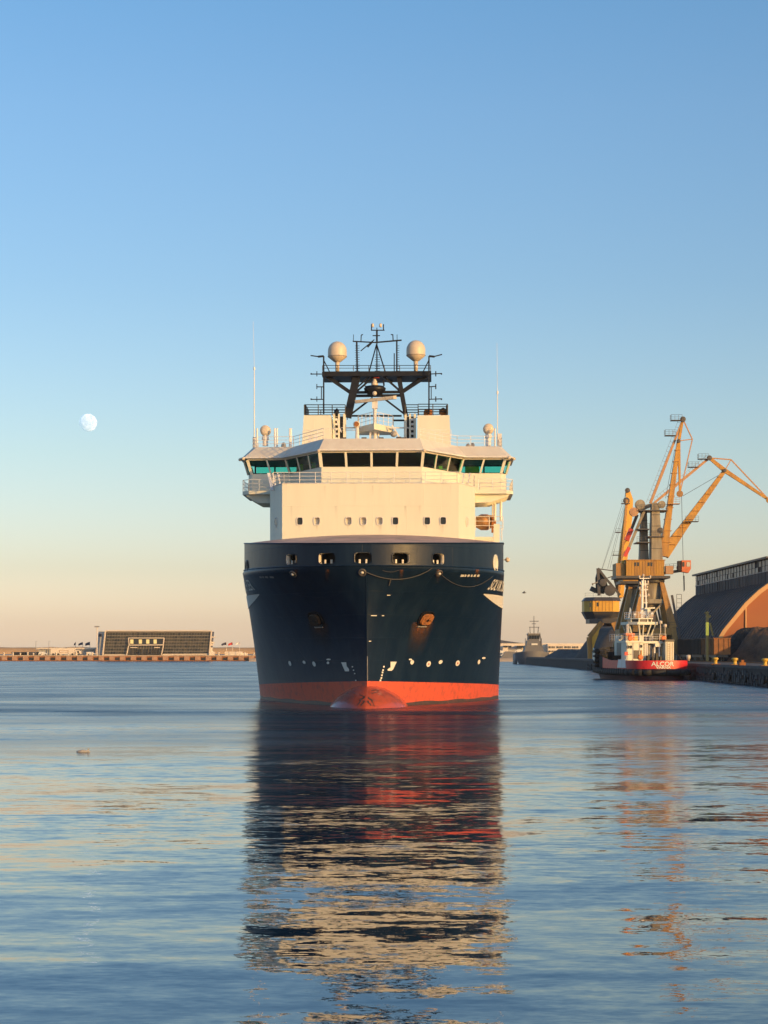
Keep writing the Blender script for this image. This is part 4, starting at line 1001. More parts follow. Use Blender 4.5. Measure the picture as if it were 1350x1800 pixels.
# ------------------------------------------------------------------ warehouse
WX, WR, D1, D2 = 89.0, 0, 368.0, 455.0
WH = thing('warehouse', 'long arched storage shed with orange end wall and glazed ridge monitor', 'warehouse', (WX, D1, 2.6))
prof = [(65.6, 2.6), (66.4, 5.6)] + [(x*.92, 4.6+(z-4.6)*.92) for x, z in ((74.4, 9.3), (76.6, 12.0), (79.3, 15.3), (82.2, 18.0), (85.4, 20.3), (89, 22.0), (93, 23.0))]
full = prof + [(2*WX-x, z) for x, z in prof[::-1]]
m = MB()
ys_ = [D1 + k*(D2-D1)/24 for k in range(25)]
m.add([(x, y, z) for y in ys_ for x, z in full], [(j*len(full)+i, (j+1)*len(full)+i, (j+1)*len(full)+i+1, j*len(full)+i+1) for j in range(24) for i in range(len(full)-1)])
m.build('roof', 'roof_cement', WH, smooth=True)
for k in range(25):             # corrugation ribs of the shell
    y = ys_[k]; m = MB(); m.path([(x-.06, y, z+.06) for x, z in prof], .09, 4); m.build('roof_rib', 'roof_cement', WH)
for yw in (D1+.4, D2): m = MB(); m.add([(x, yw, z) for x, z in full], [tuple(range(len(full)))]); m.build('end_wall', 'end_wall_orange', WH, fix=False)
m = MB()
vv = []
for x, z in full:
    d = Vector((WX-x, 5-z)).normalized()*.85; vv += [(x, D1-.25, z), (x+d.x, D1-.25, z+d.y), (x+d.x, D1+.38, z+d.y), (x, D1+.38, z)]
n = len(full); m.add(vv, [(4*i+a, 4*i+b, 4*(i+1)+b, 4*(i+1)+a) for i in range(n-1) for a, b in ((0,1),(1,2),(2,3),(3,0))]); m.build('arch_rim', 'end_trim', WH)
m = MB()
for x in (73.2, 79.4, 82.8, 88.2, 93.6): m.box(x-.12, x+.12, D1+.1, D1+.4, 2.6, 14.4 if x < 75 else 17)
m.build('pilaster', 'end_trim', WH)
MX0, MX1, MZ0, MZ1 = 77.8, 2*WX-77.8, 17.8, 23.8
m = MB(); m.box(MX0+.2, MX1-.2, D1+.5, D2, MZ0, MZ1-.4); mo = m.build('ridge_monitor', 'wagon_dark', WH)
m = MB(); m.box(MX0-.7, MX1+.7, D1-.5, D2+.8, MZ1-.4, MZ1); m.build('monitor_roof', 'dark_steel', WH)
m = MB(); m.box(MX0-.1, MX0+.35, D1, D2+.3, MZ0+.2, MZ0+.5); m.box(MX0-.05, MX0+.35, D1, D2+.3, MZ0+3.0, MZ0+3.2); m.build('monitor_sill', 'grey_steel', WH)
pu = pl_ = None
npan = 26; dy = (D2-D1-.5)/npan
for k in range(npan):
    y = D1+.5+k*dy
    m = MB(); m.box(MX0-.06, MX0+.3, y-.09, y+.09, MZ0+.5, MZ1-.4); m.build('monitor_post', 'dark_steel', WH)
    for r_ in (0, 1):
        z0 = MZ0+3.1+r_*1.22
        for q in (0, 1):
            yy = y+.12+q*(dy-.24)/2
            if pu is None: m = MB(); m.box(MX0+.04, MX0+.2, yy, yy+(dy-.24)/2-.1, z0, z0+1.12); pu = m.build('upper_pane', 'monitor_pane', WH, origin=(0, 0, 0)); base_pu = (yy, z0)
            elif random.random() > .04: inst(pu, (0, yy-base_pu[0], z0-base_pu[1]), WH)
    for q in (0, 1):
        yy = y+.12+q*(dy-.24)/2
        if pl_ is None: m = MB(); m.box(MX0+.06, MX0+.2, yy, yy+(dy-.24)/2-.08, MZ0+.55, MZ0+2.95); pl_ = m.build('lower_panel', 'roof_cement', WH, origin=(0, 0, 0)); by = yy
        elif random.random() > .06: inst(pl_, (random.uniform(-.05, .05), yy-by, 0), WH)

# ------------------------------------------------------------------ coal and ore heaps
def heap(name, cx, cy, rx, ry, h, mat, label, seed, flat=.0, rz=0):
    rnd = random.Random(seed); n, k = 56, 22; ph = [rnd.uniform(0, 6.28) for _ in range(8)]; vs = [(0, 0, 0)]
    for j in range(1, k+1):
        f = j/k
        for i in range(n):
            a = 6.28318*i/n
            wob = 1 + .07*math.sin(3*a+ph[0]) + .05*math.sin(5*a+ph[1]) + .03*math.sin(11*a+ph[2])
            z = h*(1-max(0, (f-flat)/(1-flat))) + .05*h*math.sin(a*4+f*6+ph[3])*math.sin(f*math.pi) + .035*h*math.sin(a*9+f*13+ph[4])*math.sin(f*math.pi) + rnd.uniform(-.02, .02)*h*(1-f)
            vs.append((rx*f*wob*math.cos(a), ry*f*wob*math.sin(a), max(-.3, z if j < k else -.3)))
    vs[0] = (0, 0, h*1.02)
    m = MB(); m.add([(x+cx, y+cy, z+2.6) for x, y, z in vs], [(0, 1+i, 1+(i+1) % n) for i in range(n)] + [(1+(j-1)*n+i, 1+j*n+i, 1+j*n+(i+1) % n, 1+(j-1)*n+(i+1) % n) for j in range(1, k) for i in range(n)])
    o = m.build(name, mat, None, smooth=True, origin=(cx, cy, 2.6)); tag(o, label, 'heap'); return o
heap('coal_heap', 91.5, 326, 20.8, 27, 8.3, 'coal', 'tall black coal heap sloping up to the right edge of the picture', 3, .32)
heap('ore_heap', 74.6, 353, 7.4, 7, 6.4, 'ore', 'brown ore heap in front of the orange warehouse end wall', 5, .35)
heap('coal_heap', 81.6, 359, 15.2, 8, 6.4, 'coal', 'black heap along the foot of the orange warehouse end wall', 6, .7)
heap('coal_heap', 71, 552, 14, 34, 9.2, 'hazy_coal', 'grey coal heap behind the legs of the crane with the yellow cabin', 9, .5)
heap('coal_heap', 62, 605, 8.5, 32, 2.6, 'hazy_coal', 'low hazy coal heap near the far end of the right quay', 10, .5)

# ------------------------------------------------------------------ wagons
def wagon(y0, rust, label):
    t = thing('railway_wagon', label, 'wagon', (63, y0, 2.6), 0, 'open railway wagons standing on the quay')
    m = MB(); m.box(61.60, 64.70, y0, y0+13, 4.0, 7.0); m.build('body', rust, t)
    for k in range(9):
        m = MB(); m.box(61.46, 61.60, y0+.3+k*1.55, y0+.5+k*1.55, 4.0, 7.0); m.build('rib', rust, t)
    for x in (61.70, 62.60, 63.60, 64.50):
        m = MB(); m.box(x-.08, x+.08, y0-.12, y0, 4.0, 7.0); m.build('rib', rust, t)
    m = MB(); m.box(61.50, 64.80, y0-.15, y0+13.1, 6.95, 7.12); m.build('top_rail', rust, t)
    m = MB(); m.box(62.00, 64.30, y0+.2, y0+12.8, 3.5, 4.0); m.build('underframe', 'dark_steel', t)
    for yy in (y0+2, y0+4, y0+9, y0+11):
        m = MB()
        for x in (62.30, 63.80): m.lathe((x, yy, 3.15), [(.1, -.07), (.46, -.06), (.46, .06), (.1, .07)], 14, 'x')
        m.tube((62.30, yy, 3.15), (63.80, yy, 3.15), .08); m.build('wheelset', 'dark_steel', t)
wagon(340, 'wagon_rust', 'rusty open wagon at the near end of the train in the sun')
wagon(354.2, 'wagon_dark', 'dark wagon second from the near end of the train'); wagon(368.4, 'wagon_dark', 'dark wagon furthest from the camera in the train')  # near-black paint on these two carries the shadow along the train's side
m = MB()
for x in (62.30, 63.80): m.box(x-.04, x+.04, 200, 600, 2.605, 2.74)
struct(m.build('rails', 'rust'))

# green conveyor tower
t = thing('loading_tower', 'slim green and lime loading tower standing before the warehouse roof', 'loading machine', (59.5, 335, 2.6))
def wb(m, a, b, D, w_, D2_=None, h=None): k = D/F; m.beam(W(*a, D), W(*b, D2_ or D), w_*k, (h or w_)*k)
m = MB(); wb(m, (1243, 1162), (1243, 1075), 335, 4.5); m.build('column', 'green_paint', t)
m = MB(); wb(m, (1243, 1117), (1243, 1094), 334.6, 5); m.build('lit_panel', 'lime_paint', t)
m = MB(); wb(m, (1239, 1076), (1247, 1086), 335, 3); wb(m, (1241, 1088), (1249, 1082), 335, 4); wb(m, (1248, 1095), (1253, 1118), 336, 3); m.build('arm', 'green_paint', t)

# ------------------------------------------------------------------ portal cranes
def P2(p, D): return W(p[0], p[1], D)
def mid(a, b, f): return (a[0]+(b[0]-a[0])*f, a[1]+(b[1]-a[1])*f)
def jib_set(t, D, foot, head, tail, nose, king, strut_top, w0, w1, mats, dy=0):
    k = D/F
    # main boom: two tapered flanks with plates
    m = MB(); m.beam(P2(foot, D), P2(mid(foot, head, .28), D), w0*k*.8, w0*k, w1*k*1.1, w1*k*1.55); m.beam(P2(mid(foot, head, .28), D), P2(head, D), w1*k*1.1, w1*k*1.5, w1*k*.6, w1*k*.7)
    boom = m.build('boom', mats[0], t)
    m = MB()
    for f in [.12+.1*i for i in range(9)]:
        p = P2(mid(foot, head, f), D); ww = (w1*1.75 if f > .25 else w0*1.05)*k*(1-.4*f); m.cbox(tuple(p), ww*.9, ww*1.0, .12)
    m.build('boom_stiffener', mats[1], boom)
    # jib with nose and tail
    m = MB(); m.beam(P2(tail, D), P2(head, D), w1*k*.35, w1*k*.55, w1*k*.5, w1*k*.8); m.beam(P2(head, D), P2(nose, D), w1*k*.5, w1*k*.8, w1*k*.3, w1*k*.45); jib = m.build('jib', mats[2], t)
    m = MB(); m.beam(P2(tail, D), P2(king, D), .22, .28); m.beam(P2(king, D), P2(nose, D), .22, .28); m.beam(P2(king, D), P2(head, D), .2, .2); m.build('jib_bracing', mats[3], jib)
    # back link
    m = MB(); m.beam(P2(strut_top, D), P2(mid(strut_top, tail, .35), D), .55, .5, .6, .7); m.beam(P2(mid(strut_top, tail, .35), D), P2(tail, D), .6, .7, .4, .5); bl_ = m.build('back_link', mats[3], t)
    m = MB(); a, b = P2(strut_top, D), P2(tail, D)
    off = Vector((-(b-a).normalized().z, 0, (b-a).normalized().x)); off = off if off.z > 0 or off.x < 0 else -off
    off = off*.9
    n = 16
    for i in range(n+1):
        p = a.lerp(b, .03+.92*i/n); m.tube(p, p+off, .03, n=4)
    m.tube(a+off*.95, b+off*.95, .025, n=4); m.build('link_handrail', 'grey_steel', bl_)
    # head sheave, tail sheave
    for nm, p, r_ in (('head_sheave', head, .42), ('tail_sheave', tail, .6), ('nose_sheave', nose, .7)):
        m = MB(); m.lathe(tuple(P2(p, D-.8)), [(r_*.3, -.2), (r_, -.16), (r_*.85, 0), (r_, .16), (r_*.3, .2)], 16, 'y'); m.build(nm, 'dark_steel' if nm != 'nose_sheave' else 'crane_rusty', jib, smooth=False)
    for p, s_ in ((tail, -1), (mid(strut_top, tail, .82), -1), (mid(foot, head, .93), 1))[:2]:
        m = MB(); q = P2(p, D-.3); m.box(q.x-2.6, q.x-.3, q.y-.8, q.y+.8, q.z-.35, q.z-.2); m.rail([(q.x-2.6, q.y-.8, q.z-.2), (q.x-.3, q.y-.8, q.z-.2)], 1.1, 3, .03, .7); m.rail([(q.x-2.6, q.y-.8, q.z-.2), (q.x-2.6, q.y+.8, q.z-.2)], 1.1, 3, .03, .7); m.build('service_platform', 'dark_steel', t)
    return boom
def crane_body(t, D, X, gscale=1.0, legs=True, tower=None, mat='crane_rusty', full_=True):
    kx = D/F
    zt = 19.2
    if legs:
        for sx_ in (-1, 1):
            for sy_ in (-1, 1):
                m = MB()
                m.beam((X+sx_*5.0, D+sy_*5.0, 3.6), (X+sx_*3.9, D+sy_*4.0, 9.5), .9, 1.0, 1.2, 1.3); m.beam((X+sx_*3.9, D+sy_*4.0, 9.5), (X+sx_*1.9, D+sy_*1.9, zt), 1.6, 1.5, .9, 1.0)
                m.build('leg', mat, t)
                m = MB(); m.box(X+sx_*5-.6, X+sx_*5+.6, D+sy_*5-1.6, D+sy_*5+1.6, 2.75, 3.7)
                bo2 = m.build('bogie', 'dark_steel', t)
                for q in (-1, 0, 1):
                    m = MB(); m.lathe((X+sx_*5, D+sy_*5+q, 2.98), [(.1, -.15), (.36, -.14), (.36, .14), (.1, .15)], 12, 'x'); m.build('wheel', 'dark_steel', bo2)
        for sy_ in (-1, 1):
            m = MB(); m.beam((X-4.3, D+sy_*4.2, 8.8), (X+4.3, D+sy_*4.2, 8.8), .9, 1.5); m.build('portal_beam', mat, t)
            m = MB(); m.beam((X-2.6, D+sy_*2.6, 15.2), (X+2.6, D+sy_*2.6, 15.2), .7, .9); m.beam((X-3.6, D+sy_*3.7, 9.4), (X+2.2, D+sy_*2.4, 15), .35, .35); m.build('bracing', 'crane_grey', t)
        for sx_ in (-1, 1):
            m = MB(); m.beam((X+sx_*4.2, D-4.2, 8.8), (X+sx_*4.2, D+4.2, 8.8), .9, 1.5); m.build('portal_beam', mat, t)
        m = MB(); m.plan([(X-4.6, D-4.6), (X+4.6, D-4.6), (X+4.6, D+4.6), (X-4.6, D+4.6)], 9.5, 9.65); m.rail([(X-4.6, D-4.6, 9.65), (X+4.6, D-4.6, 9.65)], 1.1, 2, .04, 1.5); m.build('portal_platform', 'dark_steel', t)
        m = MB(); m.box(X-2.0, X+.6, D-2.4, D, 9.65, 12.3); m.build('equipment_room', 'crane_pink', t)
        m = MB(); m.lathe((X, D, 12), [(.6, 0), (1.9, 3.3), (2.2, zt-12)], 20); m.build('cable_column', 'crane_grey', t, smooth=True)
        # access stairs on the right
        m = MB(); m.beam((X+5.6, D-4.9, 3.2), (X+5.0, D-4.9, 9.8), .5, .12); m.beam((X+5.0, D-3.8, 9.8), (X+3.9, D-3, 16.5), .5, .12); m.rail([(X+4.6, D-5, 13), (X+5.6, D-5, 13)], 3.6, 4, .05, 1.0); m.build('access_stair', 'dark_steel', t)
    m = MB(); m.lathe((X, D, zt), [(2.6, -.1), (2.8, .2), (2.8, .7), (2.6, .8)], 28); m.build('slewing_ring', 'dark_steel', t)
# near crane
DA = 388.0; XA = (1145-CX)*DA/F
CA = thing('harbour_crane', 'nearest rusty yellow portal crane behind the tug, its jib folded steeply upright', 'crane', (XA, DA, 2.6), 0, 'yellow portal cranes on the right quay')
crane_body(CA, DA, XA)
a, b = W(1083, 1019, DA-4), W(1178, 1014, DA-4)
m = MB(); m.box(a.x, b.x, DA-4.2, DA+4.2, 20.0, 20.55); m.build('slewing_platform', 'dark_steel', CA)
a, b = W(1100.5, 1008, DA-4), W(1168, 985, DA-4)
m = MB(); m.box(a.x, b.x, DA-4, DA+4, 20.55, b.z); mh_ = m.build('machinery_house', 'crane_yellow', CA)
m = MB(); m.box(a.x-.2, b.x+.2, DA-4.2, DA+4.2, b.z, b.z+.15); m.build('house_roof', 'crane_rusty', mh_)
nr_ = 14; pan = None; dx = (b.x-a.x)/nr_
for i in range(nr_):
    if pan is None: m = MB(); m.box(a.x+.05, a.x+dx-.05, DA-4.08, DA-4, 20.65, b.z-.12); pan = m.build('wall_panel', 'crane_yellow', mh_, origin=(0, 0, 0))
    else: inst(pan, (i*dx, 0, 0), mh_)
for px in (1115, 1120, 1138.5, 1143.5):
    p, q = W(px, 995, DA-4.1), W(px+3.4, 988.5, DA-4.1); m = MB(); m.box(p.x, q.x, DA-4.16, DA-4.06, p.z, q.z); m.build('window', 'window_dark', mh_)
a2, b2 = W(1083, 1010, DA-3), W(1099, 990, DA-3); m = MB(); m.box(a2.x, b2.x, DA-3, DA+3, 20.55, b2.z); m.build('winch_house', 'crane_rusty', CA)
# columns
for (px0, px1, pt0, pt1, top, bot, dy_) in ((1125, 1141, 1128, 1138, 897, 984, 1.5), (1142, 1162, 1143, 1156, 887, 983, -1.5)):
    m = MB(); a, b = W(px0, bot, DA), W(px1, bot, DA); c, d = W(pt0, top, DA), W(pt1, top, DA)
    m.plan([(a.x, DA+dy_-1.1), (b.x, DA+dy_-1.1), (b.x, DA+dy_+1.1), (a.x, DA+dy_+1.1)], 23.9, c.z, [(c.x, DA+dy_-.8), (d.x, DA+dy_-.8), (d.x, DA+dy_+.8), (c.x, DA+dy_+.8)])
    to = m.build('tower', 'crane_grey', CA)
    m = MB()
    for f in (.2, .4, .6, .8):
        z = 23.9+(c.z-23.9)*f; m.box(a.x+(c.x-a.x)*f-.05, b.x+(d.x-b.x)*f+.05, DA+dy_-1.15+.3*f, DA+dy_-1.0+.3*f, z, z+.12)
    m.build('tower_seam', 'dark_steel', to)
for px0, px1, py in ((1122, 1172, 898), (1120, 1140, 931), (1137, 1165, 944), (1118, 1141, 954)):
    a, b = W(px0, py, DA-1.5), W(px1, py, DA-1.5); m = MB(); m.box(a.x, b.x, DA-3, DA+2.5, a.z-.12, a.z+.12); m.rail([(a.x, DA-3, a.z+.1), (b.x, DA-3, a.z+.1)], 1.1, 3, .03, 1.0); m.build('tower_platform', 'dark_steel', CA)
# rocker with counterweights at the tower top
for px, py, r_, mt in ((1125, 887, 1.05, 'crane_grey'), (1114, 900, .95, 'crane_pink'), (1163, 887, .8, 'crane_grey'), (1160, 933, .7, 'dark_steel')):
    m = MB(); m.lathe(tuple(W(px, py, DA-2)), [(r_*.35, -.5), (r_, -.45), (r_*.92, 0), (r_, .45), (r_*.35, .5)], 20, 'y'); m.build('sheave_drum', mt, CA, smooth=False)
m = MB(); wb(m, (1113, 901), (1141, 889), DA, 7); wb(m, (1141, 889), (1163, 887), DA, 6); m.build('rocker_arm', 'crane_grey', CA)
m = MB(); wb(m, (1132, 899), (1106, 962), DA-2, 4.5); m.build('luffing_rod', 'crane_grey', CA)
m = MB(); wb(m, (1106, 962), (1098, 978), DA-2, 6); m.build('luffing_rod', 'warning_red', CA, label='red lower section of the luffing rod'); m = MB(); wb(m, (1098, 978), (1093, 992), DA-2, 4.5); m.build('luffing_rod', 'crane_bright', CA, label='yellow foot of the luffing rod')
m = MB(); wb(m, (1120, 905), (1103, 948), DA+2, 5); m.build('luffing_rod', 'dark_steel', CA); m = MB(); wb(m, (1110, 930), (1101, 950), DA+1.5, 8); m.build('rod_guard', 'warning_red', CA)
jib_set(CA, DA, (1165, 978), (1193, 775), (1200.5, 737), (1195, 868), (1217, 772), (1143, 885), 20, 9.6, ('crane_yellow', 'crane_rusty', 'crane_yellow', 'crane_pink'))
a = W(1172, 1004, DA-3); m = MB(); wb(m, (1165, 1008), (1200, 1002.5), DA-3.5, 5, h=5); m.rail([W(1170, 1001, DA-3.6), W(1198, 999, DA-3.6)], 1.1, 3, .03, .9); m.build('cabin_arm', 'dark_steel', CA)
c0, c1 = W(1198, 1005, DA-5), W(1214, 985, DA-5); m = MB()
m.prism([(c0.x, DA-5.4, c0.z), (c1.x-.5, DA-5.4, c0.z-.25), (c1.x, DA-5.4, c0.z+.6), (c1.x, DA-5.4, c1.z), (c0.x, DA-5.4, c1.z)], (0, 2.2, 0)); cab = m.build('operator_cabin', 'crane_orange', CA)
for p in (((1207, 996), (1213, 988)), ((1199.5, 996), (1203, 988))):
    q0, q1 = W(*p[0], DA-5.4), W(*p[1], DA-5.4); m = MB(); m.box(q0.x, q1.x, DA-5.47, DA-5.4, q0.z, q1.z); m.build('window', 'facade_glass' if p[0][0] < 1205 else 'interior_pale', cab)
m = MB(); m.box(c0.x-.7, c0.x-.02, DA-5.2, DA-3.4, c0.z+.2, c1.z-.1); m.build('cabin_door', 'wagon_dark', cab)
p = W(1178, 1003, DA-4); m = MB(); m.box(p.x-1, p.x+.6, DA-4.5, DA-3, 20.9, 22.6); m.build('equipment_box', 'crane_pink', CA); q = W(1192, 998, DA-4); m = MB(); m.cbox(tuple(q), .6, .6, .6); m.build('floodlight', 'dark_steel', CA)
m = MB(); m.tube(W(1198, 868, DA), W(1202, 1040, DA), .055, n=5); m.tube(W(1202, 1012, DA), W(1203, 1038, DA), .16, .1, n=6); m.build('hoist_rope', 'dark_steel', CA)
m = MB(); m.tube(W(1186, 790, DA+.5), W(1170, 876, DA+.5), .04, n=4); m.tube(W(1189, 790, DA+.5), W(1174, 880, DA+.5), .04, n=4); m.build('luffing_rope', 'dark_steel', CA)
m = MB(); p = W(1172, 882, DA-1); m.box(p.x, p.x+2.6, DA-2.4, DA-.6, p.z-.6, p.z-.45); m.rail([(p.x, DA-2.4, p.z-.45), (p.x+2.6, DA-2.4, p.z-.45)], 1.2, 3, .03, .8); m.build('boom_platform', 'crane_rusty', CA)
# second crane, behind
DB = 418.0; XB = 58.2
CB = thing('harbour_crane', 'portal crane just behind the nearest one, its jib reaching out over the right edge', 'crane', (XB, DB, 2.6), 0, 'yellow portal cranes on the right quay')
crane_body(CB, DB, XB)
m = MB(); m.box(XB-4.5, XB+3.6, DB-4, DB+4, 20.0, 20.6); m.build('slewing_platform', 'dark_steel', CB)
m = MB(); m.box(XB-3.8, XB+2.9, DB-3.6, DB+3.6, 20.6, 24.3); m.build('machinery_house', 'crane_yellow', CB)
m = MB(); a, b = W(1141, 975, DB), W(1158, 975, DB); c, d = W(1144, 884, DB), W(1154, 884, DB); m.plan([(a.x, DB-1), (b.x, DB-1), (b.x, DB+1), (a.x, DB+1)], 24.3, c.z, [(c.x, DB-.8), (d.x, DB-.8), (d.x, DB+.8), (c.x, DB+.8)]); m.build('tower', 'crane_grey', CB)
jib_set(CB, DB, (1166, 975), (1274, 827), (1247, 805), (1352, 879), (1285, 808), (1150, 884), 20, 9.4, ('crane_yellow', 'crane_rusty', 'crane_yellow', 'crane_pink'))
m = MB(); m.tube(W(1200, 872, DB), W(1262, 836, DB), .05, n=5); m.build('luffing_rope', 'dark_steel', CB)
m = MB(); p = W(1207, 914, DB-1); m.box(p.x-.5, p.x+2.5, DB-2.5, DB-.6, p.z-.5, p.z-.35); m.rail([(p.x-.5, DB-2.5, p.z-.4), (p.x+2.5, DB-2.5, p.z-.4)], 1.2, 3, .03, .8); m.build('boom_platform', 'dark_steel', CB)
m = MB(); m.tube(W(1352, 879, DB), W(1353, 1000, DB), .055, n=5); m.build('hoist_rope', 'dark_steel', CB)
# far crane with yellow cabin
DC = 500.0; XC = (1066-CX)*DC/F
CC = thing('harbour_crane', 'far crane left of the others with bright yellow house and raised jib', 'crane', (XC, DC, 2.6), 0, 'yellow portal cranes on the right quay')
def beamC(name, pts, w_, mat, dy_=0, h=None, w2=None):
    m = MB(); k = DC/F
    for p, q in zip(pts, pts[1:]): m.beam(W(*p, DC+dy_), W(*q, DC+dy_), w_*k, (h or w_)*k, (w2 or w_)*k)
    return m.build(name, mat, CC)
a, b = W(1027, 1078, DC-5), W(1092, 1054, DC-5)
def oct_(x0, x1, y0, y1, c): return [(x0+c, y0), (x1-c, y0), (x1, y0+c), (x1, y1-c), (x1-c, y1), (x0+c, y1), (x0, y1-c), (x0, y0+c)]
xl, xr = a.x, b.x
zb, zt_ = W(0, 1075, DC-5).z, W(0, 1056, DC-5).z
m = MB(); m.plan(oct_(xl+.2, xr-.2, DC-5, DC+5, 2.2), zb, zt_); mhc = m.build('machinery_house', 'crane_bright', CC)
m = MB()
for px in (1038, 1042, 1047, 1053, 1059, 1065, 1071, 1077): q = W(px, 1065, DC-5); m.box(q.x-.05, q.x+.05, DC-5.08, DC-4.95, zb+.1, zt_-.1)
m.build('panel_seam', 'crane_yellow', mhc)
m = MB(); q, q2 = W(1036, 1067, DC-5), W(1040, 1059, DC-5); m.box(q.x, q2.x-.2, DC-5.1, DC-4.9, q.z, q2.z); q, q2 = W(1049, 1066, DC-5), W(1052, 1059, DC-5); m.box(q.x, q2.x, DC-5.1, DC-4.9, q.z, q2.z); m.build('window', 'window_dark', mhc)
m = MB(); m.plan(oct_(xl, xr+.2, DC-5.3, DC+5.3, 2.3), zt_, zt_+1.0, oct_(xl+.8, xr-.2, DC-4.6, DC+4.6, 2.3)); m.rail([(xl+.3, DC-4.5, zt_+1), (xr-1, DC-4.5, zt_+1)], 1.1, 2, .03, 2); m.build('house_roof', 'dark_steel', CC)
m = MB(); m.plan(oct_(xl+1, xr-.6, DC-4.4, DC+4.4, 2.3), zb-2.0, zb, oct_(xl, xr+.2, DC-5.3, DC+5.3, 2.3)); m.build('slewing_platform', 'dark_steel', CC)
m = MB(); m.lathe((XC+1.2, DC, 11.5), [(3.2, 0), (3.6, 1.2), (3.8, 2.4)], 20); m.build('slewing_column', 'dark_steel', CC)
for pts in ([(1058, 1094), (1036, 1120), (1037, 1163)], [(1078, 1094), (1085, 1112), (1087, 1163)]):
    for dy_ in (-4, 4): beamC('leg', pts, 9, 'crane_rusty', dy_, h=9, w2=7)
m = MB(); q, q2 = W(1041, 1121, DC-4.8), W(1056, 1100, DC-4.8); m.prism([W(1041, 1145, DC-4.9), W(1041, 1120, DC-4.9), W(1055, 1101, DC-4.9), W(1052, 1114, DC-4.9)], (0, .15, 0)); m.build('leg_gusset', 'crane_bright', CC)
m = MB(); q = W(1052, 1092, DC); m.box(q.x-3, XC+4.5, DC-4.5, DC+4.5, W(0, 1096, DC).z, W(0, 1088, DC).z); m.build('portal_beam', 'dark_steel', CC)
m = MB(); m.box(W(1037, 0, DC).x, W(1053, 0, DC).x, DC-4.4, DC-3, W(0, 1094.5, DC).z-.1, W(0, 1094.5, DC).z+.1); m.rail([(W(1037, 0, DC).x, DC-4.4, W(0, 1094.5, DC).z), (W(1053, 0, DC).x, DC-4.4, W(0, 1094.5, DC).z)], 1, 2, .03); m.build('portal_platform', 'dark_steel', CC)
# A-frame and machinery above the house
m = MB(); m.prism([W(1048, 1036, DC-2), W(1047, 1016, DC-2), (W(1051, 1000, DC-2)), W(1056, 1004, DC-2), W(1066, 1020, DC-2), W(1070, 1036, DC-2), W(1058, 1042, DC-2)], (0, 1.2, 0)); m.build('winch_frame', 'black_paint', CC)
for sy_ in (-2.5, 2.5):
    beamC('a_frame', [(1051, 999), (1066, 1018), (1090, 1046)], 4, 'dark_steel', sy_); beamC('a_frame', [(1051, 999), (1053, 1047)], 5, 'dark_steel', sy_)
beamC('counterweight_arm', [(1038, 1034), (1048, 1039), (1062, 1040), (1074, 1032)], 8, 'dark_steel'); beamC('tie_bar', [(1053, 1000), (1083, 1004)], 1.6, 'dark_steel'); beamC('tie_bar', [(1068, 1016), (1083, 1011)], 1.8, 'dark_steel')
m = MB(); m.lathe(tuple(W(1060, 1024, DC-3)), [(.3, -.5), (1.0, -.45), (1.0, .45), (.3, .5)], 16, 'y'); m.lathe(tuple(W(1072, 1038, DC-3)), [(.3, -.5), (1.5, -.45), (1.5, .45), (.3, .5)], 16, 'y'); m.build('winch_drum', 'dark_steel', CC)
m = MB(); wb(m, (1041, 1027), (1051, 1023), DC-3, 2); wb(m, (1041, 1025), (1042, 1029), DC-3, 2); m.build('hook_arm', 'grey_steel', CC)
# fish-bellied jib
m = MB(); m.prism([W(1089, 1050, DC), W(1085, 1000, DC), W(1093, 935, DC), W(1101, 882, DC), W(1100, 866, DC), W(1103, 858, DC), W(1108, 864, DC), W(1113, 878, DC), W(1112, 905, DC), W(1106, 960, DC), W(1101, 1000, DC), W(1096, 1050, DC)], (0, 1.6, 0)); jc = m.build('jib', 'crane_bright', CC)
m = MB(); wb(m, (1088, 1040), (1102, 878), DC-.3, 4); m.build('jib_chord', 'crane_rusty', jc)
m = MB()
for i in range(9): wb(m, (1090+i*1.4, 1028-i*17), (1102-i*.1, 1018-i*17), DC-.2, 1.4)
m.build('jib_lattice', 'crane_yellow', jc)
for px, py, l in ((1099, 885.5, 16), (1086, 936, 10), (1083, 976, 14)):
    m = MB(); q = W(px, py, DC-.6); m.box(q.x-l*.07, q.x+l*.07, DC-1.8, DC, q.z-.1, q.z+.1); m.rail([(q.x-l*.07, DC-1.8, q.z), (q.x+l*.07, DC-1.8, q.z)], 1, 2, .03); m.build('jib_platform', 'dark_steel', CC)
m = MB(); m.lathe(tuple(W(1103, 862, DC-.4)), [(.2, -.2), (.7, -.15), (.7, .15), (.2, .2)], 12, 'y'); m.lathe(tuple(W(1101, 880, DC-.4)), [(.2, -.2), (.9, -.15), (.9, .15), (.2, .2)], 12, 'y'); m.build('sheave', 'dark_steel', jc)
m = MB()
for a, b in (((1100, 866), (1057, 1003)), ((1098, 884), (1058, 1002)), ((1100, 882), (1068, 1000)), ((1099, 890), (1072, 1000))): m.tube(W(*a, DC), W(*b, DC), .035, n=4)
m.build('luffing_rope', 'dark_steel', CC)
m = MB(); m.prism([W(1079, 1018, DC+2), W(1100, 985, DC+2), W(1098, 1012, DC+2), W(1093, 1052, DC+2), W(1088, 1052, DC+2)], (0, 1, 0)); m.build('jib_foot', 'crane_rusty', CC)

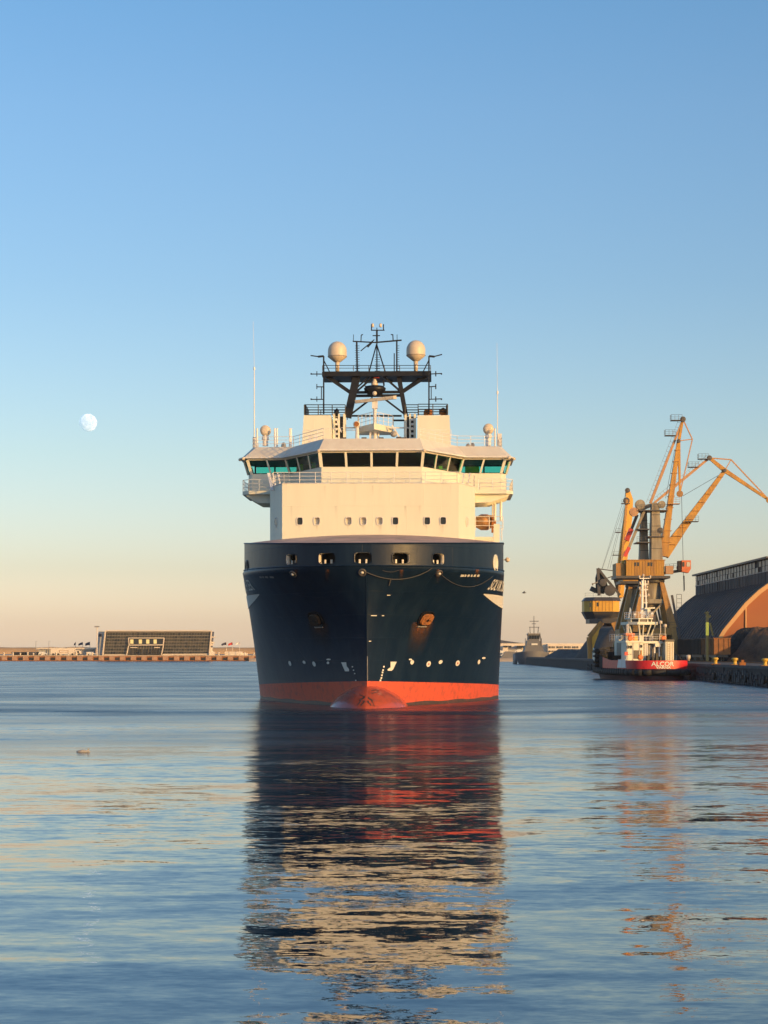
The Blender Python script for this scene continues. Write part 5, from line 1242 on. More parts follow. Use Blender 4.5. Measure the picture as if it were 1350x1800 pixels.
# ------------------------------------------------------------------ tug ALCOR
TUG = thing('tugboat', 'red and white harbour tug named ALCOR moored stern on at the right quay', 'tug', (44.6, 289, 0), R(11.5), world=False)
cT, sT = math.cos(R(11.5)), math.sin(R(11.5))
def T(px, py, yl):
    x = 0.0
    for _ in range(6):
        D = 289 + x*sT + yl*cT; X = (px-CX)*D/F; x = (X - 44.6 + yl*sT)/cT
    return Vector((x, yl, CAMZ + (HY-py)*D/F))
def tb(y, z):
    w_ = 4.9
    if y < 3.5: b = w_*(1-(1-max(0, y)/3.5)**2.6)**(1/2.6)*.96 + .0
    elif y < 15: b = w_
    else: b = w_*max(0, 1-((y-15)/12.0)**2.3)**.62
    return b*(.86+.14*min(1, max(0, z/1.2)))
def tz(y): return 3.15 + (0 if y < 12 else .10*(y-12)**1.15)
def tug_strip(z0, z1, mat, name, off=0, nz=4, label=None):
    m = MB(); ysl = [0.0, .05, .2, .5, 1, 1.6, 2.4, 3.5] + [3.5+i*1.15 for i in range(1, 11)] + [15+12*math.sin(i/16*math.pi/2) for i in range(1, 17)]
    rows = []
    for j in range(nz+1):
        f = j/nz; r = []
        for y in ysl:
            z = (z0(y) if callable(z0) else z0)*(1-f) + (z1(y) if callable(z1) else z1)*f; r.append((tb(y, z)+off if 0 < y < 26.9 else (0 if y > 1 else 0), y + (off if y > 20 else -off if y < 1 else 0), z))
        rows.append([(-x, y, z) for x, y, z in r[::-1]] + r[1:])
    w_ = len(rows[0]); m.add([p for r in rows for p in r], [(j*w_+i, j*w_+i+1, (j+1)*w_+i+1, (j+1)*w_+i) for j in range(nz) for i in range(w_-1)])
    return m.build(name, mat, TUG, smooth=True, fix=False, label=label)
tug_strip(-1, 1.3, 'tug_red_shaded', 'hull', 0, 4)
bwo = tug_strip(1.8, tz, 'tug_red', 'bulwark', .1, 4); bwo.data.materials.append(M['rubber'])
for p_ in bwo.data.polygons:
    if p_.center.y > 16.5: p_.material_index = 1
fm = MB(); ysl = [0.0, .15, .6, 1.3, 2.4, 3.5] + [3.5+i*1.15 for i in range(1, 11)] + [15+12*math.sin(i/14*math.pi/2) for i in range(1, 15)]
for sg in (-1, 1):
    pts = [(sg*(tb(y, 1.5)+.28 if 0 < y < 26.9 else 0), y-(.25 if y < 1 else 0)+(.3 if y > 24 else 0), 1.25+.4*max(0, (y-14)/13)) for y in ysl]
    for a, b in zip(pts, pts[1:]): fm.tube(a, b, .52, n=10)
fm.build('rubber_fender', 'rubber', TUG, smooth=True)
for k in range(22):      # tyres hung round the side and bow
    sg = -1; y = 3.2 + k*1.1
    if y > 26.4: break
    m = MB(); m.lathe((sg*(tb(y, 1.5)+.62), y, 1.35+.35*max(0, (y-14)/13)), [(.22, -.13), (.46, -.14), (.52, 0), (.46, .14), (.22, .13)], 12, 'x'); m.build('tyre', 'rubber', TUG, smooth=True)
bowf = MB()
for zz in (2.2, 3.0, 3.8, 4.6):
    for sg in (-1, 1):
        pts = [(sg*(tb(y, 2)+.25 if y < 26.9 else 0), y+.4, zz) for y in (18.5, 20, 21.5, 23, 24.2, 25.2, 26, 26.5, 27)]
        for a, b in zip(pts, pts[1:]): bowf.tube(a, b, .48, n=10)
bowf.build('bow_fender', 'rubber', TUG, smooth=True)
dk = MB(); dk.plan([(tb(y, 2)*.97, y) for y in (.3, 2, 4, 10, 16, 20, 23, 25.5)] + [(-tb(y, 2)*.97, y) for y in (25.5, 23, 20, 16, 10, 4, 2, .3)], 2.0, 2.1); dk.build('deck', 'dark_steel', TUG)
# lettering on the stern, bent round the bulwark
def tug_text(s, size, zc, pxc, sx_=1.0):
    vs_2, fs_2 = text_pts(s, size, .02); xm = (min(v[0] for v in vs_2)+max(v[0] for v in vs_2))/2
    c = T(pxc, 1168, -.1).x; m = MB(); P = []
    for u, v, _ in vs_2:
        x = c + (u-xm)*sx_; t_ = min(.999, abs(x)/4.75); yy = 3.5*(1-(1-t_**2.6)**(1/2.6)); P.append((x, yy-.16, zc+v))
    m.add(P, fs_2); m.build('lettering', 'mark_white', TUG, fix=False, label='white lettering '+s+' on the stern')
tug_text('ALCOR', .98, 2.28, 1165, 1.15); tug_text('VARNA', .56, 1.86, 1166, 1.3)
# forward side: white plate and boarding gate
pm = MB(); pm.prism([(-tb(20, 3)-.9, 19.4, 2.9), (-tb(22, 3)-.9, 22, 3.4), (-tb(22, 3)-.8, 22, 5.2), (-tb(20, 3)-.8, 19.4, 4.8)], (.1, 0, 0)); pm.build('bow_plate', 'white_paint', TUG)
pm = MB(); pm.prism([(-5.1, 4.2, 1.95), (-5.1, 8.4, 1.95), (-5.05, 8.0, 3.3), (-5.05, 4.6, 3.3)], (.1, 0, 0)); pm.build('side_plate', 'white_steel', TUG)
bw = MB(); bw.rail([(-3.6, 22.5, 3.6), (0, 26, 4), (3.6, 22.5, 3.6)], 1.0, 3, .04, 1.2); bw.build('bow_railing', 'dark_steel', TUG)
def tbox(px0, px1, py0, py1, yl, dep, name, mat, parent=TUG, rake=0):
    a, b = T(px0, py1, yl), T(px1, py0, yl); m = MB(); m.box(a.x, b.x, yl, yl+dep, a.z, b.z); return m.build(name, mat, parent)
dh = tbox(1101, 1131, 1128, 1162, 7.0, 2.5, 'deckhouse', 'white_paint')
tbox(1131, 1168, 1130, 1162, 8.2, 7.8, 'deckhouse', 'grey_steel')
tbox(1131, 1171, 1127, 1131, 7.0, 8.5, 'upper_deck', 'white_paint'); tbox(1100, 1132, 1126, 1129.5, 6.8, 5, 'upper_deck', 'white_paint'); tbox(1112, 1150, 1124, 1160, 11, 6, 'inner_house', 'grey_steel')
for x0, x1, y0, y1, mt in ((1114.5, 1123.5, 1143, 1158, 'window_dark'), (1126, 1128.5, 1143, 1160, 'crane_rusty')):
    tbox(x0, x1, y0, y1, 6.9, .08, 'window', mt, dh)
for x in (1133, 1136.5, 1150, 1158, 1167): tbox(x, x+2, 1131, 1162, 7.2, .25, 'pillar', 'white_steel')
for i, (x0, x1, y0) in enumerate(((1138, 1142, 1152), (1147, 1150, 1155), (1153, 1157, 1148), (1160, 1164, 1154))): tbox(x0, x1, y0, 1162, 6.2, .6, 'winch_gear', 'black_paint')
tbox(1139.5, 1146.5, 1134, 1158, 7.9, .2, 'door', 'grey_steel'); tbox(1143, 1150, 1141, 1160, 8.0, .2, 'door', 'window_dark'); tbox(1152, 1162, 1131, 1137, 7.0, .4, 'locker', 'white_paint')
fn = tbox(1170, 1184.5, 1128, 1162, 6.0, 2.4, 'funnel', 'white_paint'); tbox(1169, 1185.5, 1124, 1128, 5.9, 2.6, 'funnel_top', 'dark_steel', fn)
tbox(1078, 1100, 1146, 1158, 19.5, 3, 'foredeck_winch', 'black_paint'); fn2 = tbox(1084, 1095, 1128, 1152, 16.0, 1.2, 'funnel', 'white_paint'); tbox(1086, 1094, 1117, 1128, 18.4, 1.6, 'vent', 'white_paint', fn2)
m = MB(); c = T(1090.5, 1121, 17.6); m.lathe(tuple(c), [(.1, -.3), (.28, -.2), (.28, .2), (.1, .3)], 12); m.build('lamp', 'radome', TUG, smooth=True)
tbox(1098, 1104, 1146, 1152, 6.4, .2, 'flag', 'warning_red')
for px, c_ in ((1106, 'tug_orange'), (1118, 'bollard_yellow'), (1112, 'tug_orange'), (1128, 'white_paint'), (1136, 'flag_navy'), (1145, 'grey_steel'), (1153, 'dark_steel'), (1162, 'crane_rusty')):
    tbox(px-3.5, px+3.5, 1116+random.uniform(0, 3), 1126, 8+random.uniform(0, 1), .5, 'deck_gear', c_)
tbox(1100, 1116, 1113, 1117, 7.5, 1.2, 'life_raft_rack', 'tug_orange')
m = MB(); a, b = T(1100, 1127, 6.9), T(1171, 1127, 6.9); m.rail([a, b], 1.15, 3, .03, 1.1); m.rail([a, (a.x, 15, a.z)], 1.15, 3, .03, 1.1); m.build('deck_railing', 'white_steel', TUG)
for px, py in ((1104, 1137), (1109, 1137), (1127, 1136)):
    m = MB(); c = T(px, py, 6.93); m.lathe(tuple(c), [(.1, 0), (.2, -.05), (.24, 0)], 12, 'y'); m.build('porthole', 'window_dark', dh)
for px, py, yl in ((1108, 1122, 6.7), (1167, 1122, 6.7), (1126, 1155, 6.8)):
    m = MB(); c = T(px, py, yl); m.lathe(tuple(c), [(.2, -.06), (.38, -.07), (.42, 0), (.38, .07), (.2, .06)], 14, 'y'); m.build('lifebuoy', 'tug_orange', TUG, smooth=True)
m = MB()
for px in (1103, 1113, 1125): m.tube(T(px, 1161, 6.85), T(px, 1130, 6.85), .035, n=5)
for py in (1140, 1150): m.tube(T(1102, py, 6.85), T(1113, py, 6.85), .03, n=5)
m.build('handrail', 'grey_steel', dh)
m = MB()
for px in (1173, 1178, 1182): m.tube(T(px, 1161, 5.9), T(px, 1129, 5.9), .03, n=5)
for k in range(9): m.tube(T(1174, 1133+k*3.2, 5.88), T(1178, 1133+k*3.2, 5.88), .025, n=4)
m.build('funnel_ladder', 'crane_rusty', fn)
# wheelhouse with large panes
wa, wb_ = T(1106, 1122, 9.5), T(1160, 1122, 9.5); z0 = wa.z; z1 = T(1106, 1098, 9.5).z; z2 = T(1106, 1093, 9.5).z
def oc(x0, x1, y0, y1, c): return [(x0+c, y0), (x1-c, y0), (x1, y0+c), (x1, y1-c), (x1-c, y1), (x0+c, y1), (x0, y1-c), (x0, y0+c)]
m = MB(); m.plan(oc(wa.x+1.0, wb_.x-1.0, 10, 14.5, 1), z0-.1, z0+.55); m.plan(oc(wa.x+.1, wb_.x-.1, 9.1, 15.2, 1.2), z1, z2); wh = m.build('wheelhouse', 'white_paint', TUG)
lo = oc(wa.x+1.0, wb_.x-1.0, 10, 14.5, 1); hi = oc(wa.x+.4, wb_.x-.4, 9.4, 15, 1.2)
for i in range(8):
    j = (i+1) % 8
    m = MB(); m.beam((*lo[i], z0+.5), (*hi[i], z1+.05), .2, .2); m.build('window_post', 'white_paint', wh)
    m = MB(); m.quad((*lo[i], z0+.5), (*lo[j], z0+.5), (*hi[j], z1), (*hi[i], z1)); m.build('window_pane', 'clear_glass', wh, fix=False)
m = MB(); pm_ = Vector(lo[0]).lerp(Vector(lo[1]), .4); ph_ = Vector(hi[0]).lerp(Vector(hi[1]), .4); m.beam((*pm_, z0+.5), (*ph_, z1), .17, .17); m.build('window_post', 'white_paint', wh)
m = MB(); m.box((wa.x+wb_.x)/2-1.3, (wa.x+wb_.x)/2+1.2, 12, 12.8, z0, z0+1.1); m.box((wa.x+wb_.x)/2-.4, (wa.x+wb_.x)/2+.4, 11, 11.5, z0+.2, z0+1.5); m.build('console', 'seat_fabric', wh)
m = MB(); z3 = T(1110, 1088, 9.5).z; m.plan(oc(wa.x+1.0, wb_.x-1.0, 10.2, 14.4, 1), z2, z3); m.build('sky_windows', 'window_dark', wh)
m = MB(); m.plan(oc(wa.x+.7, wb_.x-.7, 9.8, 14.8, 1), z3, z3+.16)
for i in (0, 1, 2, 7): q = oc(wa.x+.9, wb_.x-.9, 10.1, 14.5, 1)[i]; m.beam((*q, z2-.05), (*q, z3+.05), .16, .16)
m.build('wheelhouse_roof', 'white_paint', wh)
m = MB(); m.rail([(wa.x+.9, 10, z3+.15), (wb_.x-.9, 10, z3+.15), (wb_.x-.9, 14.4, z3+.15)], 1.0, 3, .035, .8); m.rail([(wa.x+.9, 10, z3+.15), (wa.x+.9, 14.4, z3+.15)], 1.0, 3, .035, .8); m.build('roof_railing', 'white_steel', wh)
for px, py in ((1161, 1094), (1169, 1100)):
    m = MB(); c = T(px, py, 9); m.lathe(tuple(c), [(.1, -.3), (.3, -.2), (.3, .2), (.1, .3)], 12); m.tube(tuple(c), (c.x, c.y, z0-.5), .08); m.build('searchlight', 'radome', TUG, smooth=True)
m = MB()
for px in (1102, 1104.5): m.tube(T(px, 1127, 8.5), T(px, 1097, 8.5), .09)
m.build('vent_pipe', 'white_steel', TUG)
# tug mast
mt_ = MB()
def tbar(m, a, b, w_, yl=12): m.beam(T(*a, yl), T(*b, yl), w_*.094, w_*.094)
tbar(mt_, (1128.5, 1088), (1129.5, 1020), 3.4); tbar(mt_, (1137, 1088), (1134, 1020), 2.2); tbar(mt_, (1131, 1030), (1131, 1009), 1.6)
for y, x0, x1 in ((1017, 1124, 1143), (1027, 1125, 1140), (1048, 1124, 1141), (1037, 1126, 1139), (1060, 1127, 1138), (1072, 1126, 1140)): tbar(mt_, (x0, y), (x1, y-.5), 1.5)
mo_ = mt_.build('mast', 'white_steel', TUG)
for x, y in ((1124, 1034), (1125, 1047), (1131, 1012), (1139, 1023), (1140, 1046), (1137, 1032), (1125, 1025), (1143, 1014), (1124, 1014)):
    m = MB(); c = T(x, y, 11.9); m.lathe(tuple(c), [(.04, -.26), (.17, -.2), (.17, .2), (.04, .26)], 8); m.build('mast_light', 'radome', mo_, smooth=True)
m = MB(); a, b = T(1133, 1069.5, 11.3), T(1151, 1068.5, 11.3); m.beam(a, b, .25, .22); m.tube(T(1140, 1070, 11.5), T(1140, 1086, 11.5), .12); m.cbox(tuple(T(1140, 1073, 11.5)), .5, .5, .4); m.build('radar_scanner', 'white_paint', mo_)
m = MB()
for px, py in ((1127, 1077), (1146, 1079), (1116, 1080)): m.tube(T(px, 1090, 11), T(px, py-4, 11), .05, n=5); m.cbox(tuple(T(px, py, 11)), .4, .3, .3)
m.build('aerials', 'white_steel', mo_)
# capstan and light on the stern
m = MB(); c = T(1210, 1155, 1.2); m.lathe(tuple(c), [(.2, -.6), (.24, -.3), (.34, -.25), (.36, .3), (.1, .36)], 12); m.build('stern_lamp', 'radome', TUG, smooth=True)
m = MB(); a = T(1186, 1150, 3); b_ = T(1198, 1159, 1.5); m.path([a, a.lerp(b_, .5)+Vector((0, 0, .25)), b_], .06); m.path([a+Vector((0, 0, -.4)), b_+Vector((0, 0, -.1))], .04); m.build('tow_rope', 'rope', TUG)

# ------------------------------------------------------------------ distant ship at the end of the quay
SHD = 652.0; GS = thing('workboat', 'small hazy grey workboat with a cross-shaped mast beyond the end of the right quay', 'ship', W(938, 1168, SHD), 0)
def gsb(name, polys, mat, dep, y0=0, parent=None):
    m = MB()
    for p in polys: m.prism([W(x, y, SHD+y0) for x, y in p], (0, dep, 0))
    return m.build(name, mat, parent or GS)
m = MB(); gx = W(938, 1168, SHD).x
vv = []
for j, (z, k_) in enumerate(((-.5, .78), (0, .82), (1.6, 1.0), (3.8, 1.12))):
    for i in range(17):
        a = math.pi*i/16; vv.append((gx - math.cos(a)*5.6*k_*(1), SHD + 9 - math.sin(a)**.7*9*(.8+.2*k_), z + (.9 if j == 3 else 0)*math.sin(a)))
m.add(vv, [(j*17+i, j*17+i+1, (j+1)*17+i+1, (j+1)*17+i) for j in range(3) for i in range(16)]); m.add([(gx-5, SHD+9, 3.6), (gx+5, SHD+9, 3.6), (gx+5, SHD+26, 3.6), (gx-5, SHD+26, 3.6)], [(0, 1, 2, 3)]); m.box(gx-5.6, gx-5.2, SHD+9, SHD+26, -.5, 3.8); m.box(gx+5.2, gx+5.6, SHD+9, SHD+26, -.5, 3.8)
m.build('hull', 'ship_grey', GS, smooth=True, fix=False)
gsb('superstructure', [[(921, 1148), (957, 1148), (954, 1136), (924, 1136)]], 'ship_grey', 9, 8.4); gsb('superstructure', [[(925, 1136), (953, 1136), (951, 1126), (927, 1126)]], 'ship_grey', 7, 8.8)
gsb('wheelhouse', [[(930, 1126), (948, 1126), (950, 1115), (928, 1115)]], 'ship_grey', 5, 9.2); gsb('wheelhouse_roof', [[(927, 1115), (951, 1115), (949, 1113), (929, 1113)]], 'grey_steel', 6, 8.8)
for px in (930.2, 934.8, 939.4, 944): gsb('window', [[(px, 1123), (px+3.6, 1123), (px+3.8, 1117), (px, 1117)]], 'window_dark', .2, 9.0)
for px in (923, 951.5): gsb('deck_post', [[(px, 1136), (px+1, 1136), (px+1, 1122), (px, 1122)]], 'ship_grey', .4, 8.6)
gsb('name_board', [[(934, 1134), (945, 1134), (945, 1131), (934, 1131)]], 'mark_white', .2, 8.5)
gsb('mast', [[(938, 1126), (939.4, 1126), (939.0, 1083), (938.2, 1083)], [(931, 1092.5), (947, 1092.5), (947, 1091.5), (931, 1091.5)], [(931.5, 1114), (932.6, 1114), (931.8, 1102), (931, 1102)], [(945, 1114), (946.2, 1114), (947, 1102), (946, 1102)], [(930, 1103), (948, 1103), (948, 1102), (930, 1102)], [(935, 1097), (942, 1097), (942, 1096), (935, 1096)]], 'dark_steel', .4, 10)
gsb('side_rail', [[(926, 1126), (927.2, 1126), (929.5, 1112), (928.3, 1112)], [(950, 1126), (951.5, 1126), (949.5, 1112), (948.5, 1112)]], 'dark_steel', .4, 9)

# ------------------------------------------------------------------ far right shore: hill, white building, parked cars
def ridge(name, px0, px1, D, prof_, mat, dep=200, base=0, seed=1):
    rnd = random.Random(seed); m = MB(); n = 60; vv = []
    for i in range(n+1):
        f = i/n; px = px0+(px1-px0)*f
        for (fa, ya), (fb, yb) in zip(prof_, prof_[1:]):
            if fa <= f <= fb: py = ya+(yb-ya)*(f-fa)/(fb-fa+1e-9); break
        z = W(0, py, D).z + rnd.uniform(-.25, .25)*D/1000
        x = W(px, 0, D).x; vv += [(x, D-dep*.1, base-1), (x, D-dep*.1+1, base+(z-base)*.35), (x, D, base+(z-base)*.9), (x, D+dep*.3, z), (x, D+dep, base+(z-base)*.4)]
    m.add(vv, [(5*i+k, 5*i+5+k, 5*i+6+k, 5*i+1+k) for i in range(n) for k in range(4)]); o = m.build(name, mat, None, smooth=True, fix=True); return struct(o)
ridge('hills', 700, 1700, 2300, [(0, 1118), (.12, 1119), (.18, 1122), (.25, 1132), (.3, 1140), (1, 1140)], 'hill', 400, seed=4)
ridge('shore', 470, 1400, 950, [(0, 1151), (1, 1151)], 'concrete_pale', 1300, seed=5)
WB = thing('terminal_building', 'long low white building with rows of windows on the far shore right of the ship', 'building', W(965, 1152, 900))
for (x0, x1, y0, y1, D, mt) in ((870, 1050, 1131, 1140, 905, 'building_white'), (884, 893, 1137, 1152, 900, 'building_white'), (893, 918, 1137, 1152, 904, 'building_shade'), (963, 1020, 1132, 1151, 900, 'building_white'), (1020, 1050, 1136, 1151, 904, 'building_shade')):
    a, b = W(x0, y1, D), W(x1, y0, D); m = MB(); m.box(a.x, b.x, D, D+14, 1.5, b.z); m.build('wall', mt, WB)
for r_, ys in ((1136, 3.4), (1143.5, 3.0)):
    for x0 in (964.5, 978.5, 992.5, 1006):
        a, b = W(x0, r_+ys, 899.9), W(x0+10.5, r_, 899.9); m = MB(); m.box(a.x, b.x, 899.7, 899.95, a.z, b.z); wo2 = m.build('window', 'window_dark', WB)
        m = MB(); [m.box(a.x+(b.x-a.x)*f-.08, a.x+(b.x-a.x)*f+.08, 899.6, 899.7, a.z, b.z) for f in (.25, .5, .75)]; m.build('frame', 'building_white', wo2)
for x0, x1 in ((886, 892), (895, 899), (909, 919), (921, 926)):
    a, b = W(x0, 1138, 899.9), W(x1, 1135, 899.9); m = MB(); m.box(a.x, b.x, 899.5, 905.2, a.z, b.z); m.build('window', 'window_dark', WB)
cars = [(888, 1154, 'mark_white', 'white car parked on the far shore just right of the ship hull'), (913, 1147, 'mark_white', 'white car parked higher on the far shore left of the workboat'), (881, 1149, 'mark_white', 'pale car partly hidden by the ship hull on the far shore'), (1012, 1148, 'mark_white', 'white van in front of the far white building'), (980, 1149, 'dark_steel', 'dark car in front of the far white building')]
for px, py, mt, lab in cars:
    D = 880; p = W(px, py, D); t = thing('parked_car', lab, 'car', p, 0, 'cars parked on the far shore'); m = MB()
    m.prism([p+Vector(v) for v in ((-2.1, 0, .3), (2.1, 0, .3), (2.1, 0, .9), (1.2, 0, 1.0), (.7, 0, 1.5), (-.9, 0, 1.5), (-1.5, 0, .95), (-2.1, 0, .85))], (0, 1.7, 0)); m.build('body', mt, t)
    for wx_ in (-1.3, 1.3): m = MB(); m.lathe((p.x+wx_, p.y-.02, p.z+.32), [(.1, 0), (.32, .02), (.32, .2), (.1, .22)], 10, 'y'); m.build('wheel', 'rubber', t)
gd = MB(); gd.box(W(880, 0, 900).x, W(1060, 0, 900).x, 870, 1000, -1, 2.2); struct(gd.build('far_quay', 'concrete_dark'))
# dark low clutter left of the workboat
for px, D, s_ in ((902, 870, 1.0), (897, 868, 1.5)):
    m = MB(); p = W(px, 1157, D); m.prism([p+Vector(v) for v in ((-3*s_, 0, 0), (3*s_, 0, 0), (2*s_, 0, 2*s_), (-1.5*s_, 0, 2.2*s_))], (0, 4, 0)); tag(m.build('stacked_material', 'ship_grey', origin=tuple(p)), 'low grey pile on the far quay %s' % ('left of the workboat' if px == 902 else 'nearest the ship hull'), 'pile')

# ------------------------------------------------------------------ left shore
LD = 866.0
g_ = MB(); xa, xb = -700, W(520, 0, LD).x; g_.box(xa, xb, LD+.6, 1300, -2, 2.75); struct(g_.build('far_quay', 'concrete_pale'))
ridge('breakwater', -500, 560, 1250, [(0, 1136.5), (.5, 1137.5), (.6, 1137.5), (.75, 1137), (1, 1138)], 'sand', 60, seed=9)
LW = thing('quay_wall', 'low sunlit quay wall with evenly spaced square fender blocks on the far left shore', 'quay wall', (W(235, 0, LD).x, LD, 0))
m = MB(); m.box(xa, xb, LD, LD+.6, -2, 2.3); m.build('wall', 'rust', LW)
m = MB(); m.box(xa, xb, LD-.15, LD+.9, 2.3, 2.8); m.build('coping', 'concrete_pale', LW)
fb = None; k = 0; px = 3.0
while px < 475:
    p = W(px, 0, LD)
    if fb is None: m = MB(); m.box(p.x, p.x+2.5, LD-.45, LD, .35, 2.2); fb = m.build('fender_block', 'fender_block', LW, origin=(0, 0, 0)); bx = p.x
    else: inst(fb, (p.x-bx+random.uniform(-.2, .2), 0, random.uniform(-.05, .05)), LW, scale=(1, 1, 1))
    px += 18.9
m = MB(); px = 3.0
while px < 475: p = W(px+10.5, 0, LD); m.box(p.x, p.x+2.1, LD-.12, LD, .4, 1.7); px += 18.9
m.build('wall_recess', 'wagon_dark', LW)
cnt = 0
bp = thing('mooring_bollard', 'small pale bollard on the far left quay edge, the very first from the left', 'bollard', (W(6, 0, LD).x, LD+1, 2.8), 0, 'small bollards along the far left quay edge')
m = MB(); m.lathe((W(6, 0, LD).x, LD+1, 2.8), [(.35, 0), (.35, .1), (.3, .8), (.5, .95), (.5, 1.2), (.3, 1.3)], 10); bpp = m.build('post', 'building_white', bp, smooth=True)
ORD = ['second', 'third', 'fourth', 'fifth', 'sixth', 'seventh', 'eighth', 'ninth', 'tenth', 'eleventh', 'twelfth', 'thirteenth', 'fourteenth', 'fifteenth', 'sixteenth']
for on, px in zip(ORD, (22, 35, 48, 58, 73, 98, 106, 120, 133, 152, 162, 384, 430, 446, 462)):
    c = bp.copy(); c['label'] = 'small pale bollard on the far left quay edge, ' + on + ' from the left'; col.objects.link(c); c.location = (W(px, 0, LD).x, LD+1, 2.8); d = bpp.copy(); col.objects.link(d); d.parent = c; s_ = random.uniform(.8, 1.3); c.scale = (s_, s_, s_)
# glass passenger terminal
TB = thing('glass_terminal', 'long slanted glass passenger terminal with a pale frame on the far left shore', 'building', W(275, 1153, 880))
TD = 880.0
def tw(px, py, D=TD): return W(px, py, D)
BLc, BRc, TRc, TLc = (181, 1152), (368, 1150.5), (372, 1109), (185.5, 1109)
m = MB(); m.prism([tw(182, 1153, TD+.6), tw(367, 1153, TD+.6), tw(371, 1110, TD+.6), tw(187, 1110, TD+.6)], (0, 16, 0)); m.build('body', 'window_dark', TB)
m = MB(); k = TD/F
for a, b, w_ in ((BLc, TLc, 2.6), (BRc, TRc, 2.4), (TLc, TRc, 2.0), ((181, 1151.5), (222, 1151.5), 2.2), ((286, 1150.5), (368, 1150), 2.2)): m.beam(tw(*a, TD-.6), tw(*b, TD-.6), w_*k, w_*k)
m.build('facade_frame', 'facade_frame', TB)
m = MB(); m.prism([tw(170, 1152, TD+3), tw(181, 1152, TD+3), tw(186, 1109.5, TD+3), tw(173, 1109.5, TD+3)], (0, 10, 0)); sw_ = m.build('side_wall', 'building_shade', TB)
m = MB(); a, b = tw(173, 1119, TD+2.9), tw(179, 1114, TD+2.9); m.box(a.x, b.x, TD+2.8, TD+2.95, a.z, b.z); m.build('logo_panel', 'flag_navy', sw_)
NXP, NYP = 38, 7; pane = None
for i in range(NXP):
    for j in range(NYP):
        f0, g0 = i/NXP, j/NYP
        bl_x = 184 + (366-184)*f0 + (4.5)*g0; y_ = 1149.5 - 38*g0
        if 223 < bl_x+2 < 288 and y_ < 1160 and y_ > 1120 and (y_ > 1124): continue
        p = tw(bl_x, y_, TD)
        if pane is None:
            w_, h_ = 182/NXP*k*.86, 38/NYP*k*.82; sh = 4.5/NYP*k
            m = MB(); m.prism([p, p+Vector((w_, 0, 0)), p+Vector((w_+sh, 0, h_)), p+Vector((sh, 0, h_))], (0, .12, 0)); pane = m.build('pane', 'facade_glass', TB, origin=(0, 0, 0)); pb = p
            continue
        inst(pane, p-pb, TB)
m = MB()
for j in range(NYP+1): g0 = j/NYP; m.beam(tw(184+4.5*g0, 1150-38*g0, TD+.1), tw(366.5+4.5*g0, 1150-38*g0, TD+.1), .2, .2)
for i in range(NXP+1): f0 = i/NXP; m.beam(tw(184+182*f0, 1150, TD+.25), tw(188.5+182*f0, 1112, TD+.25), .16, .16)
m.build('mullion', 'crane_grey', TB)
ent = MB()
for a, b, w_ in (((226, 1121.5), (288.5, 1121.5), 1.5), ((226, 1121.5), (227, 1134), 1.6), ((288.5, 1121.5), (287, 1134), 1.8), ((226, 1134), (288, 1133.5), 1.7), ((226.5, 1134), (222.5, 1152), 1.7), ((287.5, 1134), (284, 1151), 1.7)): ent.beam(tw(*a, TD-1.5), tw(*b, TD-1.5), w_*k, w_*k)
eo = ent.build('entrance_frame', 'facade_frame', TB)
m = MB(); m.prism([tw(227, 1133, TD-.9), tw(287, 1133, TD-.9), tw(288, 1122, TD-.9), tw(227, 1122, TD-.9)], (0, .3, 0)); m.build('dark_glass', 'window_dark', eo)
for x0 in (229, 244, 257, 270): m = MB(); a, b = tw(x0, 1131.5, TD-1.1), tw(x0+5.5, 1124, TD-1.1); m.box(a.x, b.x, TD-1.1, TD-.95, a.z, b.z); m.build('lit_window', 'lit_window', eo)
for x0, x1 in ((225, 240), (244, 262), (265, 281)):
    for q in range(4):
        m = MB(); a, b = tw(x0+(x1-x0)*q/4, 1151, TD-.7), tw(x0+(x1-x0)*(q+.75)/4, 1141, TD-.7); m.box(a.x, b.x, TD-.7, TD-.5, a.z, b.z); m.build('door_pane', 'facade_glass', eo)
m = MB()
for x0, x1 in ((229, 241), (271, 281)): a, b = tw(x0, 1139, TD-1.4), tw(x1, 1137.5, TD-1.4); m.box(a.x, b.x, TD-1.4, TD-.4, a.z, b.z)
m.build('canopy', 'facade_frame', eo)
for x0, x1, y0, y1 in ((372, 378, 1119, 1120.5), (371, 376, 1128, 1131), (369, 374, 1132, 1135), (368, 373, 1138, 1147)):
    m = MB(); a, b = tw(x0, y1), tw(x1, y0); m.box(a.x, b.x, TD, TD+3, a.z, b.z); m.build('side_balcony', 'building_white', TB)
m = MB(); a, b = tw(368, 1149.5), tw(377, 1145.5); m.box(a.x, b.x, TD-2, TD+3, 2.75, b.z); tag(m.build('kiosk', 'building_white', origin=(a.x, TD, 2.75)), 'small pale kiosk at the right foot of the glass terminal', 'kiosk')
m = MB(); a, b = tw(395, 1152), tw(425, 1145.3); m.box(a.x, b.x, TD, TD+5, 2.75, b.z); m.box(b.x, b.x+2.6, TD+.5, TD+4, 2.75, b.z-.7); sh_ = m.build('site_cabin', 'building_white', origin=(a.x, TD, 2.75)); tag(sh_, 'low white cabin under the three flag poles right of the glass terminal', 'cabin')
